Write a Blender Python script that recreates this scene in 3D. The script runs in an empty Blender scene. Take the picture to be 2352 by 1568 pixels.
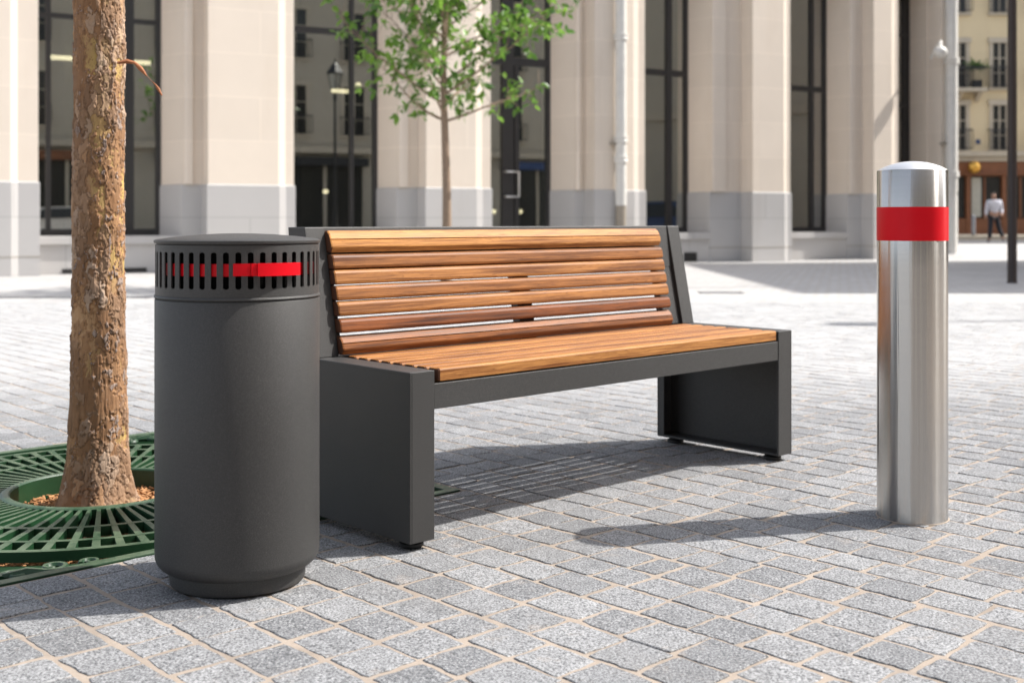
import bpy, bmesh, math, random
from mathutils import Vector, Matrix, noise
R = math.radians
random.seed(7)

# ------------------------------------------------------------------ camera, light, exposure
scene = bpy.context.scene
FPX, HOR, CX, CAMH = 2700.0, 509.0, 1176.0, 0.83      # focal length in pixels of a 2352 px wide frame
cam = bpy.data.cameras.new('camera')
cam_o = bpy.data.objects.new('camera', cam)
scene.collection.objects.link(cam_o)
cam_o.location = (0, 0, CAMH)
cam_o.rotation_euler = (R(90), 0, 0)
cam.sensor_width = 36
cam.lens = FPX / 2352 * 36
cam.shift_y = -(784 - HOR) / 2352
cam.clip_start = 0.05
cam.clip_end = 600
cam.dof.use_dof = True
cam.dof.focus_distance = 3.0
cam.dof.aperture_fstop = 3.8
scene.camera = cam_o

SUN_AZ = math.atan2(0.972, 0.235)
SUN_EL = R(47.4)
world = bpy.data.worlds.new('World')
scene.world = world
world.use_nodes = True
wn = world.node_tree
wn.nodes.clear()
wo = wn.nodes.new('ShaderNodeOutputWorld')
wb = wn.nodes.new('ShaderNodeBackground')
ws = wn.nodes.new('ShaderNodeTexSky')
ws.sky_type = 'NISHITA'
ws.sun_disc = False
ws.sun_elevation = SUN_EL
ws.sun_rotation = SUN_AZ
ws.air_density = 1.0
ws.dust_density = 2.5
ws.ozone_density = 1.0
wb.inputs['Strength'].default_value = 0.15
wh = wn.nodes.new('ShaderNodeHueSaturation')
wh.inputs['Saturation'].default_value = 0.50
wn.links.new(ws.outputs[0], wh.inputs['Color'])
wn.links.new(wh.outputs[0], wb.inputs['Color'])
wn.links.new(wb.outputs[0], wo.inputs['Surface'])

sun = bpy.data.lights.new('sun', 'SUN')
sun.energy = 3.7
sun.angle = R(0.6)
sun.color = (1.0, 0.955, 0.89)
sun_o = bpy.data.objects.new('sun', sun)
scene.collection.objects.link(sun_o)
sd = Vector((math.sin(SUN_AZ) * math.cos(SUN_EL), math.cos(SUN_AZ) * math.cos(SUN_EL), math.sin(SUN_EL)))
sun_o.rotation_euler = sd.to_track_quat('Z', 'Y').to_euler()
sun_o.location = (20, 5, 30)

scene.view_settings.view_transform = 'Standard'
scene.view_settings.look = 'None'
scene.view_settings.exposure = 0.95
scene.view_settings.gamma = 1
scene.cycles.max_bounces = 8
scene.cycles.use_denoising = True

# ------------------------------------------------------------------ helpers
def at(px, py, Y):
    """point at depth Y that stands behind photograph pixel (px, py)"""
    return Vector(((px - CX) / FPX * Y, Y, CAMH - (py - HOR) / FPX * Y))

class MB:
    def __init__(s):
        s.v = []; s.f = []; s.at = []
    def add(s, vs, fs):
        b = len(s.v)
        s.v += [tuple(p) for p in vs]
        s.f += [tuple(b + i for i in f) for f in fs]
        return b
    def box(s, x0, x1, y0, y1, z0, z1):
        s.add([(x0,y0,z0),(x1,y0,z0),(x1,y1,z0),(x0,y1,z0),(x0,y0,z1),(x1,y0,z1),(x1,y1,z1),(x0,y1,z1)],
              [(0,3,2,1),(4,5,6,7),(0,1,5,4),(1,2,6,5),(2,3,7,6),(3,0,4,7)])
        return s
    def prism_z(s, poly, z0, z1, top=None):
        n = len(poly); top = top or poly
        s.add([(x,y,z0) for x,y in poly] + [(x,y,z1) for x,y in top],
              [tuple(range(n))[::-1], tuple(range(n, 2*n))] + [(i,(i+1)%n,n+(i+1)%n,n+i) for i in range(n)])
        return s
    def prism_x(s, poly, x0, x1):
        n = len(poly)
        s.add([(x0,a,b) for a,b in poly] + [(x1,a,b) for a,b in poly],
              [tuple(range(n))[::-1], tuple(range(n, 2*n))] + [(i,(i+1)%n,n+(i+1)%n,n+i) for i in range(n)])
        return s
    def lathe(s, prof, c=(0,0,0), n=64, a0=0.0, a1=None):
        """prof: list of (r, z); closed round unless a1"""
        full = a1 is None
        m = n if full else n + 1
        vs = []; fs = []
        for i in range(m):
            t = a0 + ((2*math.pi) if full else (a1 - a0)) * i / n
            for r, z in prof:
                vs.append((c[0] + r*math.cos(t), c[1] + r*math.sin(t), c[2] + z))
        k = len(prof)
        for i in range(n):
            j = (i + 1) % m
            for q in range(k - 1):
                fs.append((i*k+q, j*k+q, j*k+q+1, i*k+q+1))
        s.add(vs, fs)
        return s
    def tube(s, pts, rad, n=8, caps=True):
        pts = [Vector(p) for p in pts]
        rad = rad if isinstance(rad, (list, tuple)) else [rad]*len(pts)
        vs = []; fs = []
        up = None
        for i, p in enumerate(pts):
            d = (pts[min(i+1, len(pts)-1)] - pts[max(i-1, 0)]).normalized()
            if up is None:
                up = Vector((0,0,1)) if abs(d.z) < .9 else Vector((1,0,0))
            a = d.cross(up)
            if a.length < 1e-5: a = d.cross(Vector((0,1,0)))
            a.normalize(); b = a.cross(d).normalized(); up = b
            for k in range(n):
                t = 2*math.pi*k/n
                vs.append(p + (a*math.cos(t) + b*math.sin(t))*rad[i])
        for i in range(len(pts)-1):
            for k in range(n):
                fs.append((i*n+k, i*n+(k+1)%n, (i+1)*n+(k+1)%n, (i+1)*n+k))
        if caps:
            fs.append(tuple(range(n))[::-1]); fs.append(tuple(range((len(pts)-1)*n, len(pts)*n)))
        s.add(vs, fs)
        return s
    def build(s, name, mat, parent=None, smooth=None, bevel=None, loc=None, fix=True):
        me = bpy.data.meshes.new(name)
        me.from_pydata(s.v, [], s.f)
        if fix:
            bm = bmesh.new(); bm.from_mesh(me)
            bmesh.ops.recalc_face_normals(bm, faces=bm.faces)
            bm.to_mesh(me); bm.free()
        me.materials.append(mat)
        o = bpy.data.objects.new(name, me)
        scene.collection.objects.link(o)
        if parent is not None: o.parent = parent
        if loc: o.location = loc
        if smooth is not None:
            me.polygons.foreach_set('use_smooth', [True]*len(me.polygons))
            if smooth < 179:
                try: me.set_sharp_from_angle(angle=R(smooth))
                except Exception: pass
        if bevel:
            b = o.modifiers.new('bevel', 'BEVEL'); b.width = bevel; b.segments = 2; b.limit_method = 'ANGLE'; b.angle_limit = R(35)
            b.harden_normals = False
        return o

def thing(name, label, cat, loc=(0,0,0), rz=0, group=None, kind=None):
    o = bpy.data.objects.new(name, None)
    o.empty_display_size = .1
    scene.collection.objects.link(o)
    o.location = loc; o.rotation_euler = (0, 0, rz)
    return tag(o, label, cat, group, kind)
def tag(o, label=None, cat=None, group=None, kind=None):
    if label: o['label'] = label
    if cat: o['category'] = cat
    if group: o['group'] = group
    if kind: o['kind'] = kind
    return o
def copy_tree(o, parent=None):
    c = o.copy(); scene.collection.objects.link(c)
    if parent is not None: c.parent = parent
    for ch in list(o.children): copy_tree(ch, c)
    return c

# ------------------------------------------------------------------ materials
class NT:
    """small node-graph helper"""
    def __init__(s, name):
        s.m = bpy.data.materials.new(name); s.m.use_nodes = True
        s.t = s.m.node_tree; s.t.nodes.clear()
        s.out = s.t.nodes.new('ShaderNodeOutputMaterial')
        s.p = s.t.nodes.new('ShaderNodeBsdfPrincipled')
        s.t.links.new(s.p.outputs[0], s.out.inputs['Surface'])
    def n(s, kind, **kw):
        nd = s.t.nodes.new(kind)
        for k, v in kw.items(): setattr(nd, k, v)
        return nd
    def l(s, a, b): s.t.links.new(a, b)
    def val(s, sock, v):
        if hasattr(v, 'is_linked') or hasattr(v, 'links'): s.l(v, sock)
        else: sock.default_value = v
    def coord(s, which='Object', scale=(1,1,1), rot=(0,0,0), loc=(0,0,0)):
        if which == 'World':
            src = s.n('ShaderNodeNewGeometry').outputs['Position']
        else:
            src = s.n('ShaderNodeTexCoord').outputs[which]
        mp = s.n('ShaderNodeMapping')
        mp.inputs['Scale'].default_value = scale; mp.inputs['Rotation'].default_value = rot; mp.inputs['Location'].default_value = loc
        s.l(src, mp.inputs['Vector'])
        return mp.outputs[0]
    def noise(s, vec, scale, detail=4, rough=.55, dist=0):
        nd = s.n('ShaderNodeTexNoise')
        s.l(vec, nd.inputs['Vector'])
        nd.inputs['Scale'].default_value = scale; nd.inputs['Detail'].default_value = detail
        nd.inputs['Roughness'].default_value = rough; nd.inputs['Distortion'].default_value = dist
        return nd.outputs['Fac']
    def ramp(s, fac, stops, interp='LINEAR'):
        r = s.n('ShaderNodeValToRGB'); r.color_ramp.interpolation = interp
        e = r.color_ramp.elements
        while len(e) < len(stops): e.new(.5)
        for i, (p, c) in enumerate(stops):
            e[i].position = p
            e[i].color = (c, c, c, 1) if isinstance(c, (int, float)) else (*c, 1)
        s.val(r.inputs[0], fac)
        return r.outputs[0]
    def mix(s, fac, a, b, mode='MIX'):
        m = s.n('ShaderNodeMix', data_type='RGBA', blend_type=mode)
        s.val(m.inputs[0], fac)
        for sock, v in ((m.inputs[6], a), (m.inputs[7], b)):
            if isinstance(v, tuple): sock.default_value = (*v, 1)
            else: s.l(v, sock)
        return m.outputs[2]
    def math(s, op, a, b=0.0, c=None, clamp=False):
        m = s.n('ShaderNodeMath', operation=op, use_clamp=clamp)
        s.val(m.inputs[0], a); s.val(m.inputs[1], b)
        if c is not None: s.val(m.inputs[2], c)
        return m.outputs[0]
    def bump(s, h, strength=.3, dist=.01, prev=None):
        b = s.n('ShaderNodeBump')
        b.inputs['Strength'].default_value = strength; b.inputs['Distance'].default_value = dist
        s.l(h, b.inputs['Height'])
        if prev is not None: s.l(prev, b.inputs['Normal'])
        return b.outputs[0]
    def attr(s, name, typ='GEOMETRY'):
        return s.n('ShaderNodeAttribute', attribute_name=name, attribute_type=typ).outputs['Fac']
    def set(s, color=None, rough=None, normal=None, **kw):
        i = s.p.inputs
        if color is not None:
            if isinstance(color, tuple): i['Base Color'].default_value = (*color, 1)
            else: s.l(color, i['Base Color'])
        if rough is not None: s.val(i['Roughness'], rough)
        if normal is not None: s.l(normal, i['Normal'])
        for k, v in kw.items():
            k2 = k.replace('_', ' ')
            if isinstance(v, tuple): i[k2].default_value = v
            else: s.val(i[k2], v)
        return s.m

def simple(name, col, rough=.6, metal=0, var=.15, scale=6, bump=0, bscale=60, **kw):
    t = NT(name)
    v = t.coord('Object')
    n = t.noise(v, scale, 5)
    c = t.mix(n, tuple(x*(1-var) for x in col), tuple(min(1, x*(1+var)) for x in col))
    nm = t.bump(t.noise(v, bscale, 3), bump, .004) if bump else None
    return t.set(c, rough, nm, Metallic=metal, **kw)

def m_powder():
    t = NT('graphite_powder_coat')
    v = t.coord('Object')
    fine = t.noise(v, 800, 2, .5)
    big = t.noise(v, 3.5, 4)
    c = t.mix(big, (.026,.0255,.0255), (.034,.0335,.0335))
    c = t.mix(t.ramp(fine, [(.50, 0), (.75, 1)]), c, (.085,.083,.080))
    nm = t.bump(fine, .55, .0011)
    return t.set(c, t.ramp(big, [(.3,.44),(.7,.56)]), nm)
def m_wood():
    t = NT('oiled_teak')
    tc = t.n('ShaderNodeTexCoord')
    rnd = t.n('ShaderNodeObjectInfo').outputs['Random']
    off = t.n('ShaderNodeCombineXYZ')
    t.l(t.math('MULTIPLY', rnd, 37.0), off.inputs[0]); t.l(t.math('MULTIPLY', rnd, 11.0), off.inputs[1]); t.l(t.math('MULTIPLY', rnd, 5.0), off.inputs[2])
    add = t.n('ShaderNodeVectorMath', operation='ADD')
    t.l(tc.outputs['Object'], add.inputs[0]); t.l(off.outputs[0], add.inputs[1])
    def mp(sc):
        m = t.n('ShaderNodeMapping'); m.inputs['Scale'].default_value = sc
        t.l(add.outputs[0], m.inputs['Vector']); return m.outputs[0]
    grain = t.noise(mp((2.4, 105, 105)), 1.6, 6, .66, .6)
    broad = t.noise(mp((1.1, 16, 16)), 1.2, 4, .55, 1.4)
    fibre = t.noise(mp((14, 420, 420)), 1.0, 3, .6)
    tone = t.attr('tone', 'OBJECT')
    light = t.mix(tone, (.215,.055,.007), (.54,.250,.070))
    dark = t.mix(tone, (.045,.010,.0015), (.175,.056,.010))
    f = t.math('ADD', t.math('MULTIPLY', grain, .62), t.math('MULTIPLY', broad, .5))
    c = t.mix(t.ramp(f, [(.43, 0), (.52, .45), (.62, 1)]), dark, light)
    c = t.mix(t.ramp(broad, [(.60, 0), (.68, .55), (.74, 0)]), c, dark)
    c = t.mix(t.math('MULTIPLY', t.ramp(fibre, [(.35, 1), (.55, 0)]), .28), c, dark)
    lines = t.noise(mp((.9, 34, 34)), 1.5, 2, .5, 2.2)
    ln = t.ramp(t.math('FRACT', t.math('MULTIPLY', lines, 8.0)), [(.0, 0), (.40, 0), (.55, 1), (.62, .2), (.72, 0)])
    c = t.mix(t.math('MULTIPLY', ln, .68), c, dark)
    nm = t.bump(t.math('ADD', grain, t.math('MULTIPLY', fibre, .5)), .25, .0015)
    return t.set(c, t.ramp(grain, [(.3, .48), (.7, .64)]), nm, Specular_IOR_Level=.32)
def m_endgrain():
    return simple('teak_end_grain', (.10,.035,.014), .7, scale=90, var=.4)
def m_steel():
    t = NT('brushed_stainless_steel')
    v = t.coord('Object', scale=(3, 3, 900))
    br = t.noise(v, 1.0, 3, .6)
    v2 = t.coord('Object', scale=(1, 1, 60))
    br2 = t.noise(v2, 1.0, 3, .6)
    c = t.mix(br, (.44,.425,.405), (.58,.565,.545))
    rg = t.math('ADD', t.math('MULTIPLY', br2, .07), .19)
    tan = t.n('ShaderNodeTangent', direction_type='RADIAL', axis='Z')
    nm = t.bump(br, .10, .0006)
    nm = t.bump(t.noise(t.coord('Object', scale=(1, 1, .02)), 46, 3, .7), .35, .0022, nm)
    t.l(tan.outputs[0], t.p.inputs['Tangent'])
    return t.set(c, rg, nm, Metallic=1.0, Anisotropic=.98, Anisotropic_Rotation=.25)
def m_red(name='red_reflective_band'):
    t = NT(name)
    v = t.coord('Object')
    c = t.mix(t.noise(v, 20, 3), (.60,.002,.010), (.66,.004,.013))
    return t.set(c, .34, None, Specular_IOR_Level=.18)
def m_sett():
    t = NT('granite_setts')
    v = t.coord('World')
    sp = t.noise(v, 200, 3, .75)
    sp2 = t.noise(v, 95, 4, .75)
    md = t.noise(v, 22, 5, .6)
    tone = t.attr('tone')
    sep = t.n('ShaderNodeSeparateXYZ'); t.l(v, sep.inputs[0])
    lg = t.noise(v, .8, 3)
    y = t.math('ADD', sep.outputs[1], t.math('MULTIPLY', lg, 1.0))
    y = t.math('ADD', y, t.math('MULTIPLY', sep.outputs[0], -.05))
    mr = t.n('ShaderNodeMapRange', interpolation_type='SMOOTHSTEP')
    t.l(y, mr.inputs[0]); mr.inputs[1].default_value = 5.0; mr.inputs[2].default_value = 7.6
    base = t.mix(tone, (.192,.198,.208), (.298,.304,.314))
    pale = t.mix(tone, (.36,.363,.37), (.445,.447,.45))  # brightness of the sunlit mid-ground put into the stone colour, rising with distance
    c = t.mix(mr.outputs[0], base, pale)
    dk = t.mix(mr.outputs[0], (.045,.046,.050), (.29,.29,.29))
    c = t.mix(t.math('MULTIPLY', t.ramp(sp, [(.40, 1), (.48, 0)]), .9), c, dk)
    c = t.mix(t.math('MULTIPLY', t.ramp(sp2, [(.40, 1), (.47, 0)]), .6), c, dk)
    c = t.mix(t.math('MULTIPLY', t.ramp(sp, [(.54, 0), (.62, 1)]), .6), c, (.52,.52,.525))
    c = t.mix(t.math('MULTIPLY', t.ramp(md, [(.35, 1), (.6, 0)]), .22), c, dk)
    stn = t.noise(v, 2.6, 5, .6)
    c = t.mix(t.math('MULTIPLY', t.ramp(stn, [(.52, 0), (.68, 1)]), .22), c, (.13,.125,.12))
    # brown sand rubbed into the stone
    c = t.mix(t.math('MULTIPLY', t.ramp(t.noise(v, 9, 5, .65), [(.60, 0), (.74, 1)]), .25), c, (.50,.40,.31))
    h = t.math('ADD', t.math('MULTIPLY', sp2, .6), md)
    return t.set(c, .78, t.bump(h, .55, .004), Specular_IOR_Level=.35)
def m_mortar():
    t = NT('sand_joint')
    v = t.coord('World')
    a = t.noise(v, 14, 5, .6)
    g = t.noise(v, 420, 3, .7)
    c = t.mix(a, (.29,.24,.195), (.41,.355,.305))
    c = t.mix(t.math('MULTIPLY', t.ramp(t.noise(v, 5, 6, .7), [(.45, 0), (.62, 1)]), .5), c, (.20,.17,.145))
    c = t.mix(t.math('MULTIPLY', t.ramp(g, [(.35, 1), (.5, 0)]), .4), c, (.27,.195,.14))
    return t.set(c, .95, t.bump(t.math('ADD', g, a), .5, .003), Specular_IOR_Level=.2)
ANG = 43.37
def m_farpave():
    t = NT('setts_far_painted_light')
    v = t.coord('World', rot=(0, 0, R(-ANG + 90)))
    b = t.n('ShaderNodeTexBrick')
    t.l(v, b.inputs['Vector'])
    b.inputs['Scale'].default_value = 1
    b.inputs['Brick Width'].default_value = .15; b.inputs['Row Height'].default_value = .125
    b.inputs['Mortar Size'].default_value = .009; b.inputs['Mortar Smooth'].default_value = .3
    b.inputs['Color1'].default_value = (.37,.37,.375,1); b.inputs['Color2'].default_value = (.45,.45,.45,1)  # same sunlit brightness painted into the far stone colours
    b.inputs['Mortar'].default_value = (.35,.31,.27,1); b.inputs['Bias'].default_value = 0
    w = t.coord('World')
    st = t.noise(w, .35, 5, .6)
    c = t.mix(t.math('MULTIPLY', t.ramp(st, [(.5, 0), (.7, 1)]), .35), b.outputs['Color'], (.28,.275,.27))
    return t.set(c, .85)
def m_bark():
    t = NT('plane_tree_bark')
    v = t.coord('Object')
    lay = t.attr('layer')
    sh = t.attr('yel')
    n1 = t.noise(v, 26, 6, .65)
    n2 = t.noise(t.coord('Object', scale=(1,1,.28)), 60, 5, .7)
    old = t.mix(n1, (.19,.095,.045), (.33,.185,.095))
    mid = t.mix(n1, (.28,.145,.068), (.44,.255,.130))
    new = t.mix(n1, (.40,.225,.110), (.52,.33,.18))
    newy = t.mix(n1, (.42,.30,.085), (.58,.42,.14))
    neww = t.mix(sh, new, newy)
    grey = t.mix(n1, (.23,.17,.14), (.43,.35,.31))
    c = t.mix(t.ramp(lay, [(.10, 0), (.16, 1)]), neww, mid)
    c = t.mix(t.ramp(lay, [(.42, 0), (.46, 1)]), c, old)
    c = t.mix(t.ramp(lay, [(.74, 0), (.78, 1)]), c, grey)
    c = t.mix(t.math('MULTIPLY', t.ramp(n2, [(.34, 1), (.48, 0)]), .55), c, (.09,.048,.026))
    tnt = t.attr('tint')
    pc = t.ramp(tnt, [(.15, (.21,.125,.075)), (.35, (.34,.22,.14)), (.55, (.27,.165,.10)), (.72, (.46,.355,.275)), (.88, (.49,.275,.135)), (1.0, (.36,.255,.185))])
    c = t.mix(t.ramp(tnt, [(.04, 0), (.10, .8)]), c, pc)
    big = t.noise(t.coord('Object', scale=(1,1,.5)), 9, 4, .6)
    c = t.mix(t.ramp(big, [(.40, .0), (.66, .35)]), c, (.20,.125,.082))
    c = t.mix(t.ramp(t.noise(v, 18, 4), [(.55, 0), (.72, .45)]), c, (.40,.255,.155))
    c = t.mix(t.math('MULTIPLY', t.attr('crack'), .75), c, (.07,.036,.020))
    nm = t.bump(t.math('ADD', n2, t.math('MULTIPLY', n1, .7)), .45, .005)
    return t.set(c, .85, nm, Specular_IOR_Level=.25)
def m_green():
    t = NT('worn_green_cast_iron')
    v = t.coord('Object')
    n = t.noise(v, 12, 6, .65)
    f = t.noise(v, 160, 4, .6)
    geo = t.n('ShaderNodeNewGeometry'); sp = t.n('ShaderNodeSeparateXYZ'); t.l(geo.outputs['True Normal'], sp.inputs[0])
    c = t.mix(n, (.007,.036,.013), (.013,.054,.021))
    wear = t.math('MULTIPLY', t.ramp(sp.outputs[2], [(.7, 0), (.9, 1)]), t.ramp(t.math('ADD', t.math('MULTIPLY', n, .7), t.math('MULTIPLY', f, .4)), [(.44, 0), (.62, 1)]))
    c = t.mix(t.math('MULTIPLY', wear, .75), c, (.095,.135,.082))
    return t.set(c, .42, t.bump(f, .3, .002))
def m_stone(name, col, rowh=.72, bw=1.9, mort=None):
    t = NT(name)
    tc = t.n('ShaderNodeTexCoord'); sp = t.n('ShaderNodeSeparateXYZ'); t.l(tc.outputs['Object'], sp.inputs[0])
    cb = t.n('ShaderNodeCombineXYZ')
    t.l(t.math('ADD', sp.outputs[0], sp.outputs[1]), cb.inputs[0]); t.l(sp.outputs[2], cb.inputs[1])
    b = t.n('ShaderNodeTexBrick'); t.l(cb.outputs[0], b.inputs['Vector'])
    b.inputs['Scale'].default_value = 1; b.inputs['Brick Width'].default_value = bw; b.inputs['Row Height'].default_value = rowh
    b.inputs['Mortar Size'].default_value = .011; b.inputs['Mortar Smooth'].default_value = .2
    c1 = tuple(x*.975 for x in col); c2 = tuple(min(1, x*1.02) for x in col)
    b.inputs['Color1'].default_value = (*c1, 1); b.inputs['Color2'].default_value = (*c2, 1)
    mo = mort or tuple(min(.85, x*1.09) for x in col)
    b.inputs['Mortar'].default_value = (*mo, 1)
    n = t.noise(tc.outputs['Object'], 1.3, 6, .6)
    st = t.noise(t.coord('Object', scale=(1.6, 1.6, .35)), 1.0, 5, .65)
    c = t.mix(t.math('MULTIPLY', t.ramp(n, [(.35, 1), (.65, 0)]), .18), b.outputs['Color'], tuple(x*.8 for x in col))
    c = t.mix(t.math('MULTIPLY', t.ramp(st, [(.52, 0), (.72, 1)]), .22), c, tuple(x*y for x, y in zip(col, (.80,.74,.66))))
    return t.set(c, .85, t.bump(t.noise(tc.outputs['Object'], 40, 4), .15, .004))
def m_glass(name='window_glass', refl=.31, tint=(.62,.66,.62)):
    t = NT(name)
    t.t.nodes.remove(t.p)
    g = t.n('ShaderNodeBsdfGlossy'); g.inputs['Roughness'].default_value = .004; g.inputs['Color'].default_value = (.95,.95,.93,1)
    tr = t.n('ShaderNodeBsdfTransparent'); tr.inputs['Color'].default_value = (*tint, 1)
    lw = t.n('ShaderNodeLayerWeight'); lw.inputs['Blend'].default_value = .35
    fac = t.math('ADD', t.math('MULTIPLY', lw.outputs['Fresnel'], .9), refl, clamp=True)
    nm = t.bump(t.noise(t.coord('Object'), .55, 1), .03, .02)
    t.l(nm, g.inputs['Normal'])
    mx = t.n('ShaderNodeMixShader'); t.l(fac, mx.inputs[0]); t.l(tr.outputs[0], mx.inputs[1]); t.l(g.outputs[0], mx.inputs[2])
    t.l(mx.outputs[0], t.out.inputs['Surface'])
    return t.m
def m_leaf(name, a, b):
    t = NT(name)
    rnd = t.attr('shade')
    c = t.mix(rnd, a, b)
    t.set(c, .38, None)
    tl = t.n('ShaderNodeBsdfTranslucent')
    c2 = t.mix(rnd, tuple(min(1, x*1.7) for x in a), tuple(min(1, x*1.6) for x in b))
    t.l(c2, tl.inputs['Color'])
    mx = t.n('ShaderNodeMixShader'); mx.inputs[0].default_value = .38
    t.l(t.p.outputs[0], mx.inputs[1]); t.l(tl.outputs[0], mx.inputs[2]); t.l(mx.outputs[0], t.out.inputs['Surface'])
    return t.m
def m_emit(name, col, s):
    t = NT(name)
    return t.set((.8,.8,.8), .5, None, Emission_Color=(*col, 1), Emission_Strength=s)

M = dict(
    powder=m_powder(), wood=m_wood(), end=m_endgrain(), steel=m_steel(), cap=simple('satin_steel_cap', (.70,.69,.68), .38, 1, var=.04), red=m_red(), redp=m_red('red_enamel'),
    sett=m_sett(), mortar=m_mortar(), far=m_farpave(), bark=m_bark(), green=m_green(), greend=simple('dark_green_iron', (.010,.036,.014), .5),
    stone=m_stone('cream_limestone', (.76,.665,.565)), plinth=m_stone('grey_granite_plinth', (.50,.485,.475), .9, 2.4, (.40,.39,.38)),
    glass=m_glass(), black=simple('black_rubber', (.012,.012,.012), .6), blackm=simple('black_liner', (.003,.003,.003), .95, Specular_IOR_Level=.05),
    frame=simple('dark_bronze_frame', (.030,.028,.028), .4, var=.1), white=simple('white_painted_metal', (.68,.66,.62), .45, bump=.05),
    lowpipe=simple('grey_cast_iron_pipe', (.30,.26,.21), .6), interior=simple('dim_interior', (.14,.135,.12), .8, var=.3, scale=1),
    chrome=simple('satin_steel_handle', (.75,.74,.72), .3, 1), pole=simple('dark_brown_paint', (.030,.018,.014), .45),
    yellow=m_stone('yellow_render', (.68,.56,.36), 2.0, 6.0, (.62,.51,.33)), trim=simple('pale_stone_trim', (.48,.42,.33), .8),
    shop=simple('brown_shop_timber', (.20,.075,.030), .5, var=.3, scale=3), iron=simple('black_ironwork', (.02,.02,.022), .5),
    dark=simple('dark_window', (.03,.03,.028), .15), curtain=simple('pale_curtain', (.45,.44,.38), .9, var=.2, scale=8),
    gold=simple('gilded_metal', (.75,.42,.09), .3, .9), asphalt=simple('dark_asphalt', (.07,.07,.075), .9, bump=.2),
    opp=m_stone('weathered_facade_stone', (.46,.41,.33), .6, 1.6), mulch=simple('bark_mulch', (.40,.20,.085), .9, var=.55, scale=30),
    soil=simple('dark_soil', (.075,.045,.028), .95, var=.5, scale=40, bump=.5), bluep=simple('blue_enamel', (.03,.06,.16), .3),
    zinc=simple('zinc_roof', (.20,.21,.23), .5),
    leaf=m_leaf('young_leaf', (.025,.085,.014), (.19,.34,.045)), leaf2=m_leaf('plane_leaf', (.035,.09,.018), (.11,.20,.04)),
    deadbark=simple('dry_bark_strip', (.34,.13,.055), .8), twig=simple('brown_twig_bark', (.26,.185,.13), .85, var=.3, scale=20, bump=.4),
    lampw=m_emit('warm_ceiling_lamp', (1, .80, .55), 2.4),
    shirt=simple('white_shirt', (.62,.62,.68), .8), trouser=simple('dark_trousers', (.02,.022,.03), .8),
    skin=simple('skin', (.45,.26,.18), .6), hair=simple('dark_hair', (.02,.014,.01), .6), shoe=simple('black_shoes', (.012,.012,.012), .4),
)

# ------------------------------------------------------------------ ground
E1 = Vector((math.cos(R(ANG)), math.sin(R(ANG))))     # along the bench
E2 = Vector((-math.sin(R(ANG)), math.cos(R(ANG))))    # towards its back
def terr(Y):
    if Y < 25.7: return 0.0
    if Y < 27.1: t = (Y-25.7)/1.4; return .15*(3*t*t-2*t*t*t)
    return .15
GC = [(-1.285, 3.672), (-.84, 14.8)]                  # centres of the two tree grates
GH = .80                                              # half side of a grate
def in_grate(x, y, m=0.0):
    for gx, gy in GC:
        d = Vector((x-gx, y-gy))
        if abs(d.dot(E1)) < GH+m and abs(d.dot(E2)) < GH+m: return True
    return False

mb = MB()   # big ground sheet with square holes where the grates lie, far part
def sheet(y0, y1, xs, ys, z):
    pass
# joint bed under the setts: strips around the grate opening, laid in the bench's directions
bed = MB()
def rect_e(mbx, a0, a1, b0, b1, z):
    c = []
    for a, b in ((a0,b0),(a1,b0),(a1,b1),(a0,b1)):
        p = E1*a + E2*b; c.append((p.x, p.y, z))
    mbx.add(c, [(0,1,2,3)])
g = Vector(GC[0]); ga, gb = g.dot(E1), g.dot(E2)
BZ = -.0032
rect_e(bed, -14, ga-GH, -14, 26, BZ); rect_e(bed, ga+GH, 26, -14, 26, BZ)
rect_e(bed, ga-GH, ga+GH, -14, gb-GH, BZ); rect_e(bed, ga-GH, ga+GH, gb+GH, 26, BZ)
o = bed.build('ground', M['mortar'], fix=False); tag(o, kind='structure')
# paving beyond the modelled setts, sunlit brightness painted into its colour, with the gentle rise at the far corner
FY0 = 12.0
far = MB()
g2 = Vector(GC[1])
ys = [FY0, 16, 20, 24, 25.7] + [25.7+1.4*i/8 for i in range(1, 9)] + [30, 36]
xs = [-60, -30, -12, -6] + [i*1.0 for i in range(-5, 13)] + [16, 24, 34, 60]
def add_quad(x0, x1, y0, y1, zo):
    far.add([(x0,y0,terr(y0)+zo),(x1,y0,terr(y0)+zo),(x1,y1,terr(y1)+zo),(x0,y1,terr(y1)+zo)], [(0,1,2,3)])
for i in range(len(ys)-1):
    if ys[i] >= 16 - 1e-6:
        for j in range(len(xs)-1): add_quad(xs[j], xs[j+1], ys[i], ys[i+1], -.001)
# first strip (12..16) is cut around the second grate's square
cor = [g2 + E1*sx*GH + E2*sy*GH for sx, sy in ((-1,-1),(1,-1),(1,1),(-1,1))]
S = sorted(cor, key=lambda p: p.y); bot, top = S[0], S[3]
lf = min(cor, key=lambda p: p.x); rt = max(cor, key=lambda p: p.x)
Z = -.001
far.add([(-60,12,Z),(lf.x,12,Z),(lf.x,lf.y,Z),(lf.x,16,Z),(-60,16,Z)], [(0,1,2,3,4)])
far.add([(lf.x,12,Z),(bot.x,12,Z),(bot.x,bot.y,Z),(lf.x,lf.y,Z)], [(0,1,2,3)])
far.add([(bot.x,12,Z),(rt.x,12,Z),(rt.x,rt.y,Z),(bot.x,bot.y,Z)], [(0,1,2,3)])
far.add([(rt.x,12,Z),(60,12,Z),(60,16,Z),(rt.x,16,Z),(rt.x,rt.y,Z)], [(0,1,2,3,4)])
far.add([(rt.x,16,Z),(top.x,16,Z),(top.x,top.y,Z),(rt.x,rt.y,Z)], [(0,1,2,3)])
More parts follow.
